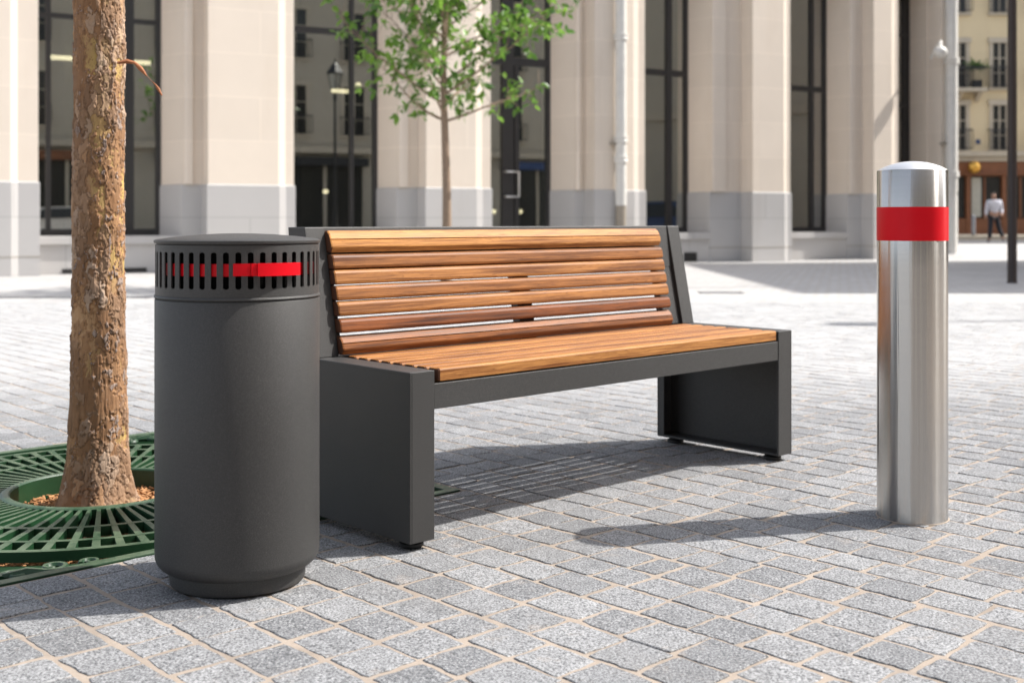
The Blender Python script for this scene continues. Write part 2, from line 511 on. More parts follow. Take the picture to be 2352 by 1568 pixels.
far.add([(top.x,16,Z),(lf.x,16,Z),(lf.x,lf.y,Z),(top.x,top.y,Z)], [(0,1,2,3)])
# sides and behind the camera
far.add([(-60,-60,-.012),(60,-60,-.012),(60,12,-.012),(-60,12,-.012)], [(0,1,2,3)])
far.v = far.v; far_main = far
# the area near the camera is left to the joint bed: rebuild the rear sheet as a frame around it
far_main.v = far.v[:-4]; far_main.f = far.f[:-1]
for (x0,x1,y0,y1) in ((-60,-9,-60,12),(9,60,-60,12),(-9,9,-60,-3)):
    far_main.add([(x0,y0,-.003),(x1,y0,-.003),(x1,y1,-.003),(x0,y1,-.003)], [(0,1,2,3)])
o = far_main.build('square_paving', M['far'], fix=False); tag(o, kind='structure')

# setts, each with its own irregular outline, tilt and tone (one pavement surface)
def build_setts():
    rnd = random.Random(3)
    V = []; F = []; T = []
    CP = .1235
    a = -6.0
    grates = [(Vector(c).dot(E1), Vector(c).dot(E2)) for c in GC]
    while a < 16.5:
        cw = CP * rnd.uniform(.94, 1.06)
        b = -8.0 + rnd.uniform(0, .14)
        while b < 16.5:
            ln = rnd.choice([.118,.128,.134,.14,.145,.15,.158,.085 if rnd.random() < .35 else .135]) * rnd.uniform(.96, 1.05)
            pc = E1*(a+cw/2) + E2*(b+ln/2)
            x, y = pc.x, pc.y
            b0, b1 = b, b+ln; b = b1
            if not (-2.9 < y < 12.15): continue
            if y < 1.2:
                if abs(x) > 2.4 or y < .6: continue
            elif abs(x) > .436*y + 1.5: continue
            r0, r1, s0, s1 = a, a+cw, b0, b1
            skip = False
            for ga_, gb_ in grates:
                G = GH + .004
                if r1 > ga_-G and r0 < ga_+G and s1 > gb_-G and s0 < gb_+G:
                    # clip against the nearest side
                    opts = []
                    if r0 < ga_-G: opts.append((ga_-G-r0, 'r1'))
                    if r1 > ga_+G: opts.append((r1-ga_-G, 'r0'))
                    if s0 < gb_-G: opts.append((gb_-G-s0, 's1'))
                    if s1 > gb_+G: opts.append((s1-gb_-G, 's0'))
                    if not opts: skip = True; break
                    q, w = max(opts)
                    if q < .03: skip = True; break
                    if w == 'r1': r1 = ga_-G
                    if w == 'r0': r0 = ga_+G
                    if w == 's1': s1 = gb_-G
                    if w == 's0': s0 = gb_+G
            if skip: continue
            j = .0053
            r0 += j*rnd.uniform(.7, 1.45); r1 -= j*rnd.uniform(.7, 1.45); s0 += j*rnd.uniform(.6, 1.35); s1 -= j*rnd.uniform(.6, 1.35)
            k = 7 if y < 4.5 else (4 if y < 7.5 else 2)
            amp = .0034
            cr = [(r0,s0),(r1,s0),(r1,s1),(r0,s1)]
            cr = [(p+rnd.uniform(-.0035,.0035), q+rnd.uniform(-.0035,.0035)) for p, q in cr]
            out = []
            for i in range(4):
                p, q = cr[i], cr[(i+1)%4]
                for m in range(k):
                    t = m/k
                    fx = p[0]+(q[0]-p[0])*t; fy = p[1]+(q[1]-p[1])*t
                    if m == 0 and k > 2:   # round the corner slightly inward
                        cxm, cym = (r0+r1)/2, (s0+s1)/2
                        fx += (cxm-fx)*.025; fy += (cym-fy)*.025
                    nn = noise.noise_vector(Vector((fx*38, fy*38, 1.7)))*amp*1.2 + noise.noise_vector(Vector((fx*110, fy*110, 5.1)))*amp*.7
                    out.append((fx+nn.x, fy+nn.y))
            mx, my = (r0+r1)/2, (s0+s1)/2
            tx, ty = rnd.gauss(0, .007), rnd.gauss(0, .007); dz = rnd.uniform(-.0012, .0006)
            tone = min(1.25, max(-.35, rnd.gauss(.5, .34)))
            base = len(V)
            def put(p, q, z):
                w = E1*p + E2*q
                V.append((w.x, w.y, z + dz + tx*(p-mx) + ty*(q-my))); T.append(tone)
            n = len(out)
            for p, q in out: put(p, q, -.016)
            for p, q in out: put(p, q, -.0021)
            for p, q in out:
                put(mx+(p-mx)*.972, my+(q-my)*.972, -.0006 + noise.noise(Vector((p*50, q*50, 3)))*.0009)
            for i in range(n):
                i2 = (i+1) % n
                F.append((base+i, base+i2, base+n+i2, base+n+i))
                F.append((base+n+i, base+n+i2, base+2*n+i2, base+2*n+i))
            F.append(tuple(base+2*n+i for i in range(n)))
        a += cw
    me = bpy.data.meshes.new('paving_setts')
    me.from_pydata(V, [], F)
    at_ = me.attributes.new('tone', 'FLOAT', 'POINT'); at_.data.foreach_set('value', T)
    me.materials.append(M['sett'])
    o = bpy.data.objects.new('paving_setts', me); scene.collection.objects.link(o)
    tag(o, kind='structure')
build_setts()

# road and pavement at the far end of the street
o = MB().box(-20, 60, 36, 45, -.2, .12).build('road', M['asphalt']); tag(o, kind='structure')
o = MB().box(-20, 60, 45, 50.3, -.2, .29).build('pavement', M['trim']); tag(o, kind='structure')
o = MB().box(-300, 300, 60, 400, -.4, -.1).build('terrain', M['asphalt']); tag(o, kind='structure')

# ------------------------------------------------------------------ bench
BX, BY = -.2558, 2.9465
L, TP = 1.698, .080
bench = thing('park_bench', 'graphite metal bench with warm teak slats standing between the litter bin and the steel bollard', 'bench', (BX, BY, 0), R(ANG))
SH, BT, BB, FT, VP, VT, VB, PH = .451, .4165, .351, .020, .4186, .492, .577, .814
def side_panel(u0, sgn):
    """box shaped end: outer plate with a folded rim, open towards the middle"""
    mbx = MB()
    poly = [(0,FT),(0,SH),(VP+.11,SH),(.545,SH),(.54,FT)]
    pl = .006
    ua, ub = (u0, u0+pl) if sgn > 0 else (u0-pl, u0)
    mbx.prism_x([(0,FT),(0,SH),(.545,SH),(.54,FT)], ua, ub)
    i0, i1 = (u0+pl, u0+TP) if sgn > 0 else (u0-TP, u0-pl)
    th = .008
    mbx.box(i0, i1, 0, th, FT, SH)                     # front rim
    mbx.box(i0, i1, .532, .540, FT, SH-th)             # back rim
    mbx.box(i0, i1, th, .540, SH-th, SH)               # top rim
    mbx.box(i0, i1, th, .532, FT, FT+th)               # bottom rim
    lip = .012                                          # inner lips
    e0, e1 = (i1-.005, i1) if sgn > 0 else (i0, i0+.005)
    mbx.box(e0, e1, .507, .532, FT+th, SH-th)
    return mbx.build('side_panel', M['powder'], bench, bevel=.0018)
def post(u0, u1):
    poly = [(VP, SH), (VT, PH), (VB, PH), (.54, SH)]
    return MB().prism_x(poly, u0, u1).build('back_post', M['powder'], bench, bevel=.0025)
side_panel(0, 1); side_panel(L, -1)
post(.012, .0785); post(L-.0785, L-.012)
MB().box(TP, L-TP, .002, .038, BB, BT).build('front_beam', M['powder'], bench, bevel=.002)
MB().box(TP, L-TP, .445, .478, BB, .449).build('rear_beam', M['powder'], bench, bevel=.002)
MB().prism_x([(VT+.004,PH),(VB,PH),(VB-.010,.662),(VT-.020,.662)], .0785, L-.0785).build('top_rail', M['powder'], bench, bevel=.002)
MB().prism_x([(VP+.012,.40),(VT-.006,.664),(VT+.024,.664),(VP+.05,.40)], L/2-.033, L/2+.033).build('centre_support', M['powder'], bench, bevel=.002)
MB().box(L/2-.025, L/2+.025, .038, .49, .385, .4165).build('cross_member', M['powder'], bench, bevel=.002)
for u in (.12, L-.12):
    MB().box(u-.02, u+.02, .038, .49, .395, .4165).build('cross_member', M['powder'], bench, bevel=.002)
for u, v in ((.045,.05),(.045,.48),(L-.045,.05),(L-.045,.48)):
    f = MB().lathe([(0,0),(.028,0),(.031,.003),(.031,.010),(.027,.013),(.012,.0135),(.012,.0205),(0,.0205)], (u, v, 0), 28).build('foot', M['black'], bench, smooth=40)
def endgrain(o):
    o.data.materials.append(M['end'])
    for p in o.data.polygons:
        if abs(p.normal.x) > .5: p.material_index = 1
def slat(v0, v1, w0, w1, name, tone, uA, uB, ch=.0075, lean=0.0, groove=False):
    """board with eased edges; profile in (v,w), front face at v0"""
    th = v1-v0
    if groove:
        mid = (w0+w1)/2 + .006
        prof = [(v0+.010,w0),(v0+.001,w0+.014),(v0,w0+.018),(v0+.0006,mid-.0022),(v0+.0052,mid),(v0+.0012,mid+.0022),(v0+.006,w1-.008),(v0+.014,w1),(v1,w1),(v1,w0)]
    else:
        prof = [(v0+ch,w0),(v0+ch*.25,w0+ch*.45),(v0,w0+ch*1.2),(v0,w1-ch*1.2),(v0+ch*.3,w1-ch*.4),(v0+ch,w1),(v1-.003,w1),(v1,w1-.003),(v1,w0)]
    wm = (w0+w1)/2
    prof = [(v + (w-wm)*lean, w) for v, w in prof]
    e = .004   # eased ends
    vc = sum(p[0] for p in prof)/len(prof)
    m = MB(); n = len(prof)
    def ring(u, k): return [(u, vc+(v-vc)*k, wm+(w-wm)*k) for v, w in prof]
    vs = ring(uA, .88)+ring(uA+e, 1)+ring(uB-e, 1)+ring(uB, .88)
    fs = [tuple(range(n))[::-1], tuple(range(3*n, 4*n))]
    for q in range(3):
        fs += [(q*n+i, q*n+(i+1)%n, (q+1)*n+(i+1)%n, (q+1)*n+i) for i in range(n)]
    m.add(vs, fs)
    o = m.build(name, M['wood'], bench, smooth=16)
    o['tone'] = tone
    endgrain(o)
    return o
lean = (VT-VP)/(PH-SH)
back = [(.742,.804,1.0,True),(.6955,.7365,.40,False),(.6515,.6925,.66,False),(.6065,.6475,.42,False),(.563,.6035,.62,False),(.5165,.5555,.05,False),(.4560,.5070,.20,True)]
for w0, w1, tone, gr in back:
    wm = (w0+w1)/2
    vp = VP + lean*(wm-SH)
    slat(vp-.024, vp+.012, w0, w1, 'back_slat', tone, .0795, L-.158, lean=lean, groove=gr)
for ua_, ub_ in ((.0790, .098), (L-.190, L-.0790)):
    MB().prism_x([(VP+.0125,.455),(VT+.0095,.800),(VT+.020,.800),(VP+.024,.455)], ua_, ub_).build('slat_bracket', M['powder'], bench)
tones = [.85,.45,.9,.35,.75,.5,.95,.4]
for i in range(8):
    v0 = .004 + i*.0515
    m = MB(); ch = .005
    w1 = .4535; w0 = .4215 if i == 0 else .4325; sw = .044 if i == 0 else .0385; v0 += 0 if i == 0 else .003
    prof = [(v0,w0),(v0,w1-ch),(v0+ch*.4,w1-ch*.3),(v0+ch,w1),(v0+sw-ch,w1),(v0+sw-ch*.4,w1-ch*.3),(v0+sw,w1-ch),(v0+sw,w0)]
    n = len(prof); vc = v0+sw/2; wc = (w0+w1)/2
    def ring(u, k): return [(u, vc+(v-vc)*k, wc+(w-wc)*k) for v, w in prof]
    uA, uB = (.098, L-.086)
    vs = ring(uA, .88)+ring(uA+.004, 1)+ring(uB-.004, 1)+ring(uB, .88)
    fs = [tuple(range(n))[::-1], tuple(range(3*n, 4*n))]
    for q in range(3):
        fs += [(q*n+a, q*n+(a+1)%n, (q+1)*n+(a+1)%n, (q+1)*n+a) for a in range(n)]
    m.add(vs, fs)
    o = m.build('seat_slat', M['wood'], bench, smooth=16); o['tone'] = tones[i]; endgrain(o)

# ------------------------------------------------------------------ litter bin
BC = (-.637, 2.735)
BR = .1868
litter = thing('litter_bin', 'tall round graphite litter bin with slotted collar and red handle, left of the bench', 'litter bin', (BC[0], BC[1], 0), R(13.2))
MB().lathe([(0,0),(.147,0),(.1533,.005),(.1543,.010),(.1543,.042),(0,.042)], n=96).build('base', M['powder'], litter, smooth=40)
prof = [(.147,.037)]
for i in range(9):
    t = R(90)*i/8
    prof.append((BR-.034+.034*math.sin(t), .071-.034*math.cos(t)))
prof += [(BR,.30),(BR,.652),(BR-.001,.654),(BR-.005,.6545),(BR-.005,.656),(.02,.656)]
MB().lathe(prof, n=128).build('body', M['powder'], litter, smooth=35)
MB().lathe([(BR-.006,.656),(BR+.0005,.657),(BR+.002,.6595),(BR+.0005,.663),(BR-.002,.664),(BR-.008,.664)], n=128).build('bead', M['powder'], litter, smooth=40)
# slotted collar
NS = 44
def collar():
    m = MB()
    z0, z1, zs0, zs1 = .6635, .778, .682, .763
    ro, ri = BR-.0015, BR-.0050
    SW = .0128/BR       # slot angle
    sub = 3
    rc = .003
    for s in range(NS):
        c = 2*math.pi*s/NS
        nxt = 2*math.pi*(s+1)/NS
        a = c - SW/2; b = c + SW/2; e = nxt - SW/2
        cang = rc/BR
        # angles: slot edge a, a+c, b-c, b ; solid b..e
        A = [a, a+cang, c, b-cang, b] 
        lo = [zs0+rc, zs0+rc*.25, zs0, zs0+rc*.25, zs0+rc]
        hi = [zs1-rc, zs1-rc*.25, zs1, zs1-rc*.25, zs1-rc]
        def P(r, t, z): return (r*math.cos(t), r*math.sin(t), z)
        for i in range(4):
            for (za, zb, zc, zd) in ((z0, z0, lo[i], lo[i+1]), (hi[i], hi[i+1], z1, z1)):
                # outer
                m.add([P(ro,A[i],za),P(ro,A[i+1],zb),P(ro,A[i+1],zd),P(ro,A[i],zc)], [(0,1,2,3)])
                m.add([P(ri,A[i],za),P(ri,A[i+1],zb),P(ri,A[i+1],zd),P(ri,A[i],zc)], [(3,2,1,0)])
            m.add([P(ro,A[i],lo[i]),P(ro,A[i+1],lo[i+1]),P(ri,A[i+1],lo[i+1]),P(ri,A[i],lo[i])], [(0,1,2,3)])
            m.add([P(ro,A[i],hi[i]),P(ro,A[i+1],hi[i+1]),P(ri,A[i+1],hi[i+1]),P(ri,A[i],hi[i])], [(3,2,1,0)])
        m.add([P(ro,a,lo[0]),P(ro,a,hi[0]),P(ri,a,hi[0]),P(ri,a,lo[0])], [(3,2,1,0)])
        m.add([P(ro,b,lo[0]),P(ro,b,hi[0]),P(ri,b,hi[0]),P(ri,b,lo[0])], [(0,1,2,3)])
        for i in range(sub):
            p = b+(e-b)*i/sub; q = b+(e-b)*(i+1)/sub
            Zs = [z0, lo[0], hi[0], z1]
            for k in range(3):
                m.add([P(ro,p,Zs[k]),P(ro,q,Zs[k]),P(ro,q,Zs[k+1]),P(ro,p,Zs[k+1])], [(0,1,2,3)])
                m.add([P(ri,p,Zs[k]),P(ri,q,Zs[k]),P(ri,q,Zs[k+1]),P(ri,p,Zs[k+1])], [(3,2,1,0)])
    o = m.build('collar', M['powder'], litter, fix=False)
    bm = bmesh.new(); bm.from_mesh(o.data)
    bmesh.ops.remove_doubles(bm, verts=bm.verts, dist=.0001)
    bm.to_mesh(o.data); bm.free()
    o.data.polygons.foreach_set('use_smooth', [True]*len(o.data.polygons))
    try: o.data.set_sharp_from_angle(angle=R(35))
    except Exception: pass
    return o
collar()
MB().lathe([(BR-.0125,.664),(BR-.0125,.776),(0,.776)], n=64).build('inner_liner', M['blackm'], litter, smooth=40)
lid = MB().lathe([(0,.779),(BR-.004,.779),(BR-.004,.7805),(BR+.0005,.781),(BR+.0018,.7835),(BR+.0015,.7875),(BR-.003,.7895),(.14,.7955),(.08,.8005),(.03,.8025),(0,.803)], n=128).build('lid', M['powder'], litter, smooth=50)
def band(r0, r1, z0, z1, t0, t1, name, mat, par, n=40):
    m = MB()
    m.lathe([(r0,z0),(r1,z0),(r1,z1),(r0,z1),(r0,z0)], n=n, a0=R(t0-90), a1=R(t1-90))
    for t in (t0, t1):
        t = R(t-90); c, s = math.cos(t), math.sin(t)
        m.add([(r0*c,r0*s,z0),(r1*c,r1*s,z0),(r1*c,r1*s,z1),(r0*c,r0*s,z1)], [(0,1,2,3)])
    return m.build(name, mat, par, smooth=40)
band(BR-.0115, BR-.0085, .7105, .7375, -66, -1, 'inner_band', M['redp'], litter)
band(BR-.0115, BR-.0085, .7105, .7375, 47, 80, 'inner_band', M['redp'], litter)
hz0, hz1 = .7115, .7385
hd = band(BR-.0012, BR+.0008, hz0, hz1, -3.4, 8, 'handle', M['redp'], litter)
band(BR-.0012, BR+.0065, hz0, hz1, 8.2, 11.9, 'handle_hinge', M['redp'], hd)
band(BR+.0045, BR+.0125, hz0-.0005, hz1+.0005, 12, 42.5, 'handle_grip', M['redp'], hd)

# ------------------------------------------------------------------ bollard
bol = thing('bollard', 'brushed stainless steel bollard with a red band and shallow domed cap, right of the bench', 'bollard', (1.129, 3.316, 0), 0)
r = .0958
MB().lathe([(r,-.01),(r,.3),(r,.7),(r,.9725),(r-.001,.9738)], n=160).build('shaft', M['steel'], bol, smooth=40)
MB().lathe([(r-.001,.9738),(r-.004,.9760),(r*.8,.9845),(r*.6,.9915),(r*.4,.9965),(r*.2,.9990),(0,.9995)], n=96).build('cap', M['cap'], bol, smooth=60)
MB().lathe([(r,.777),(r+.0007,.777),(r+.0007,.8705),(r,.8705)], n=160).build('red_band', M['red'], bol, smooth=30)
MB().lathe([(r+.0002,.0010),(r+.003,.0004),(r+.004,-.005)], n=48).build('sand_seal', M['mortar'], bol, smooth=60)

# ------------------------------------------------------------------ tree grate
def make_grate(label):
    g = thing('tree_grate', label, 'tree grate', (GC[0][0], GC[0][1], 0), R(ANG), 'green tree grates')
    H = GH - .004
    tb = .0   # top
    m = MB()                                           # square frame
    w = .035
    for a in ((-H,H,-H,-H+w),(-H,H,H-w,H),(-H,-H+w,-H+w,H-w),(H-w,H,-H+w,H-w)):
        m.box(a[0],a[1],a[2],a[3],-.04,.002)
    m.build('frame', M['green'], g, bevel=.002)
    t0, t1 = -.026, .0005
    m = MB()
    m.lathe([(.262,-.075),(.262,.000),(.266,.004),(.284,.004),(.290,.000),(.290,-.03),(.270,-.035),(.270,-.075),(.262,-.075)], n=128)
    m.build('inner_rim', M['green'], g, smooth=35)
    m = MB()
    for r0, r1 in ((.478,.496),(.612,.630),(.700,.722)):
        m.lathe([(r0,t0),(r0,t1),(r1,t1),(r1,t0),(r0,t0)], n=128)
    m.build('ring', M['green'], g, smooth=35)
    m = MB()
    nb = 72
    for k in range(nb):
        t = 2*math.pi*k/nb
        c, s = math.cos(t), math.sin(t)
        hw0, hw1 = .0060, .0095
        def bar(r0, r1, h0, h1, cc, ss, m=m):
            q = [(r0*cc - (-ss)*0 + ss*h0, r0*ss - cc*h0), (r1*cc + ss*h1, r1*ss - cc*h1), (r1*cc - ss*h1, r1*ss + cc*h1), (r0*cc - ss*h0, r0*ss + cc*h0)]
            m.prism_z(q, t0, t1-.0004)
        bar(.286,.482, .0055,.0075, c, s)
        bar(.492,.616, .0080,.0095, c, s)
        if k % 2 == 0 or True:
            bar(.626,.704, .0100,.0110, c, s)
    m.build('radial_bars', M['green'], g)
    # corner panels with scrolls
    for q in range(4):
        m = MB()
        rot = math.pi/2*q
        def RP(x, y): return (x*math.cos(rot)-y*math.sin(rot), x*math.sin(rot)+y*math.cos(rot))
        # sunk plate between ring and frame corner
        arc = []
        for i in range(13):
            t = R(45) + R(-30) + R(60)*i/12
            arc.append((.722*math.cos(t), .722*math.sin(t)))
        poly = [RP(x, y) for x, y in arc] + [RP(*p) for p in ((H-w, H-w),)]
        # keep inside the frame
        poly = [(max(-H+w, min(H-w, x)), max(-H+w, min(H-w, y))) for x, y in poly]
        m.prism_z(poly, -.045, -.034)
        m.build('corner_plate', M['greend'], g)
        m = MB()
        def scroll(cx, cy, r, a0, turns, sg, rad=.011):
            pts = []
            for i in range(26):
                f = i/25
                t = a0 + sg*turns*2*math.pi*f
                rr = r*(1-.80*f)
                x, y = RP(cx+rr*math.cos(t), cy+rr*math.sin(t))
                pts.append((x, y, -.009))
            m.tube(pts, [rad*(1-.35*i/25) for i in range(26)], 6)
        scroll(.655,.655,.062, R(200), 1.3, 1, .013)
        scroll(.600,.700,.050, R(20), 1.2, -1); scroll(.700,.600,.050, R(70), 1.2, 1)
        scroll(.530,.716,.036, R(10), 1.1, -1, .009); scroll(.716,.530,.036, R(80), 1.1, 1, .009)
        scroll(.440,.712,.040, R(30), 1.2, 1, .010); scroll(.712,.440,.040, R(60), 1.2, -1, .010)
        scroll(.350,.728,.026, R(0), 1.1, -1, .007); scroll(.728,.350,.026, R(90), 1.1, 1, .007)
        for a, b in (((.45,.742),(.56,.700)),((.742,.45),(.700,.56)),((.58,.745),(.69,.745)),((.745,.58),(.745,.69))):
            x0, y0 = RP(*a); x1, y1 = RP(*b)
            m.tube([(x0,y0,-.010),((x0+x1)/2,(y0+y1)/2,-.006),(x1,y1,-.010)], [.007,.014,.008], 6)
        m.build('scroll_ornament', M['green'], g, smooth=40)
    return g
gr1 = make_grate('green cast iron grate with radial slots and corner scrolls around the thick plane tree')
gr2 = copy_tree(gr1); gr2.location = (GC[1][0], GC[1][1], 0)
gr2['label'] = 'green square grate around the thin young tree behind the bench'
# pit under each grate
for gx, gy in GC:
    m = MB(); H = GH+.002
    c = [Vector((gx,gy))+E1*a*H+E2*b*H for a, b in ((-1,-1),(1,-1),(1,1),(-1,1))]
    n = 4
    m.add([(p.x,p.y,-.09) for p in c]+[(p.x,p.y,-.007) for p in c], [(0,1,2,3)]+[(i,(i+1)%4,4+(i+1)%4,4+i) for i in range(4)])
    o = m.build('soil_pit', M['soil'], fix=False); tag(o, kind='structure')
def mulch(cx, cy, rin, rout, n, z, rnd):
    V = []; F = []
    for i in range(n):
        t = rnd.uniform(0, 2*math.pi); rr = math.sqrt(rnd.uniform(rin**2, rout**2))
        ln = rnd.uniform(.012,.04); wd = rnd.uniform(.004,.011); th = rnd.uniform(.002,.005)
        mt = Matrix.Translation((cx+rr*math.cos(t), cy+rr*math.sin(t), z+rnd.uniform(0,.018)+max(0,.02-(rr-rin)*.2))) @ Matrix.Rotation(rnd.uniform(0,6.28),4,'Z') @ Matrix.Rotation(rnd.uniform(-.5,.5),4,'X') @ Matrix.Rotation(rnd.uniform(-.4,.4),4,'Y')
        b = len(V)
        for x, y, zz in ((-ln,-wd,-th),(ln*.8,-wd*.6,-th),(ln,wd,-th),(-ln*.9,wd*.7,-th),(-ln,-wd*.8,th),(ln*.8,-wd*.5,th*1.2),(ln*.9,wd*.8,th),(-ln*.9,wd*.6,th)):
            V.append((mt @ Vector((x/2,y/2,zz/2)))[:])
        F += [tuple(b+q for q in f) for f in ((0,3,2,1),(4,5,6,7),(0,1,5,4),(1,2,6,5),(2,3,7,6),(3,0,4,7))]
    me = bpy.data.meshes.new('bark_mulch'); me.from_pydata(V, [], F); me.materials.append(M['mulch'])
    o = bpy.data.objects.new('bark_mulch', me); scene.collection.objects.link(o)
    return tag(o, 'orange brown bark chips lying around the plane tree foot inside the grate', 'mulch', kind='stuff')
mulch(GC[0][0], GC[0][1], .10, .74, 9000, -.070, random.Random(5))

# ------------------------------------------------------------------ plane tree
TX, TY = -1.291, 3.66
plane = thing('plane_tree', 'thick plane tree trunk with peeling brown and yellow bark, left of the litter bin', 'tree', (TX, TY, -.07))
def plane_trunk():
    NA, NZ = 320, 1100
    Ht = 3.3
    V = []; Lr = []; Yl = []; Cr = []; Tn = []
    nz = noise.noise; fr = noise.fractal
    for j in range(NZ+1):
        z = Ht*j/NZ
        rb = .0705 + .0045*max(0, 1.7-z) + .012*math.exp(-z/.25) + .035*math.exp(-z/.07)
        cx = .005*math.sin(z*1.4); cy = 0
        for i in range(NA):
            t = 2*math.pi*i/NA
            ct, st = math.cos(t), math.sin(t)
            p = Vector((ct*.09, st*.09, z))
            low = math.exp(-z/.5)
            lump = nz(p*9)*.006 + nz(Vector((p.x*14,p.y*14,z*5)))*.004
            root = .018*math.exp(-z/.10)*(.5+.5*math.sin(5*t+1.2))
            # peeling layers
            w = noise.noise_vector(p*26)*.45 + noise.noise_vector(p*80)*.20
            a = fr(Vector((p.x*17, p.y*17, z*7.5))+w, .75, 2.1, 4)
            b = fr(Vector((p.x*34+9, p.y*34, z*13+3))+w*1.6, .7, 2.2, 3)
            bias = nz(Vector((p.x*7+4, p.y*7, z*1.6)))
            h1 = a + .45*low - .07*(z-1.0) + .25*bias - .16*ct*max(0, z-.7)
            lay = 0.0; hgt = 0.0
            def st_(x, e, w_=.05): return min(1, max(0, (x-e)/w_+.5))
            s1, s2 = st_(h1, -.26), st_(h1, .10)
            hgt = .0016*s1 + .0024*s2
            if h1 > -.26: lay = .30
            if h1 > .10: lay = .60
            fl = b + .30*bias + .15*ct
            s3 = st_(fl, .40 + .3*low, .06)
            if s3 > .5 or .10 < h1 < .125: lay = .90
            hgt += .0026*s3
            crack = max(0, 1-abs(h1-.085)/.022, 1-abs(h1+.285)/.020, (1-abs(fl-.365-.3*low)/.028)) 
            vp_ = Vector((p.x*34, p.y*34, z*15)) + w*1.1 + noise.noise_vector(p*180)*.10
            vd, vpt = noise.voronoi(vp_, distance_metric='DISTANCE')
            q_ = vpt[0]; hs = abs(math.sin(q_.x*12.9898+q_.y*78.233+q_.z*37.719)*43758.5453) % 1.0
            msk = nz(Vector((p.x*9+50, p.y*9, z*3.0)))*1.3 + .26 + .30*low + .12*ct
            tn = 0.0
            ed = vd[1]-vd[0]
            if hs < msk:
                hgt += .0026*min(1, ed/.10)
                tn = .15 + .85*((hs*7.31) % 1.0)
                crack = max(crack*.3, .9*max(0, 1-ed/.07))
            Tn.append(tn)
            vert = fr(Vector((p.x*120, p.y*120, z*14)), .8, 2.0, 3)
            rough = vert*(.0007 + .0016*low)
            rr = rb + lump*.45 + root + hgt + rough - .0012*crack
            V.append((cx+rr*ct, cy+rr*st, z)); Lr.append(lay)
            Cr.append(min(1, crack))
            yv = nz(Vector((p.x*14+30, p.y*14, z*4)))*1.2 + .45*(z-.95) + ct*.7
            Yl.append(min(1, max(0, .18+yv)))
    F = []
    for j in range(NZ):
        for i in range(NA):
            k = (i+1) % NA
            F.append((j*NA+i, j*NA+k, (j+1)*NA+k, (j+1)*NA+i))
    me = bpy.data.meshes.new('trunk'); me.from_pydata(V, [], F)
    for nm, d in (('layer', Lr), ('yel', Yl), ('crack', Cr), ('tint', Tn)):
        a_ = me.attributes.new(nm, 'FLOAT', 'POINT'); a_.data.foreach_set('value', d)
    me.polygons.foreach_set('use_smooth', [True]*len(me.polygons))
    me.materials.append(M['bark'])
    o = bpy.data.objects.new('trunk', me); scene.collection.objects.link(o); o.parent = plane
    return o
plane_trunk()
def leaf_mesh(name, leaves, mat, parent):
    """leaves: list of (pos, dir, normal, length, width, shade)"""
    V = []; F = []; S = []
    for p, d, nrm, ln, wd, sh in leaves:
        sdv = d.cross(nrm).normalized()
        up = sdv.cross(d).normalized()
        b = len(V)
        pts = [p, p+d*ln*.30+sdv*wd*.5+up*wd*.14, p+d*ln*.66+sdv*wd*.40+up*wd*.10, p+d*ln-up*ln*.06, p+d*ln*.66-sdv*wd*.40+up*wd*.10, p+d*ln*.30-sdv*wd*.5+up*wd*.14, p+d*ln*.5-up*wd*.02]
        V += [tuple(q) for q in pts]; S += [sh]*7
        F += [(b,b+1,b+6),(b+1,b+2,b+6),(b+2,b+3,b+6),(b+3,b+4,b+6),(b+4,b+5,b+6),(b+5,b,b+6)]
    me = bpy.data.meshes.new(name); me.from_pydata(V, [], F)
    a_ = me.attributes.new('shade', 'FLOAT', 'POINT'); a_.data.foreach_set('value', S)
    me.materials.append(mat)
    me.polygons.foreach_set('use_smooth', [True]*len(me.polygons))
    o = bpy.data.objects.new(name, me); scene.collection.objects.link(o); o.parent = parent
    return o
def rvec(rnd):
    while True:
        v = Vector((rnd.uniform(-1,1), rnd.uniform(-1,1), rnd.uniform(-1,1)))
        if .05 < v.length < 1: return v.normalized()
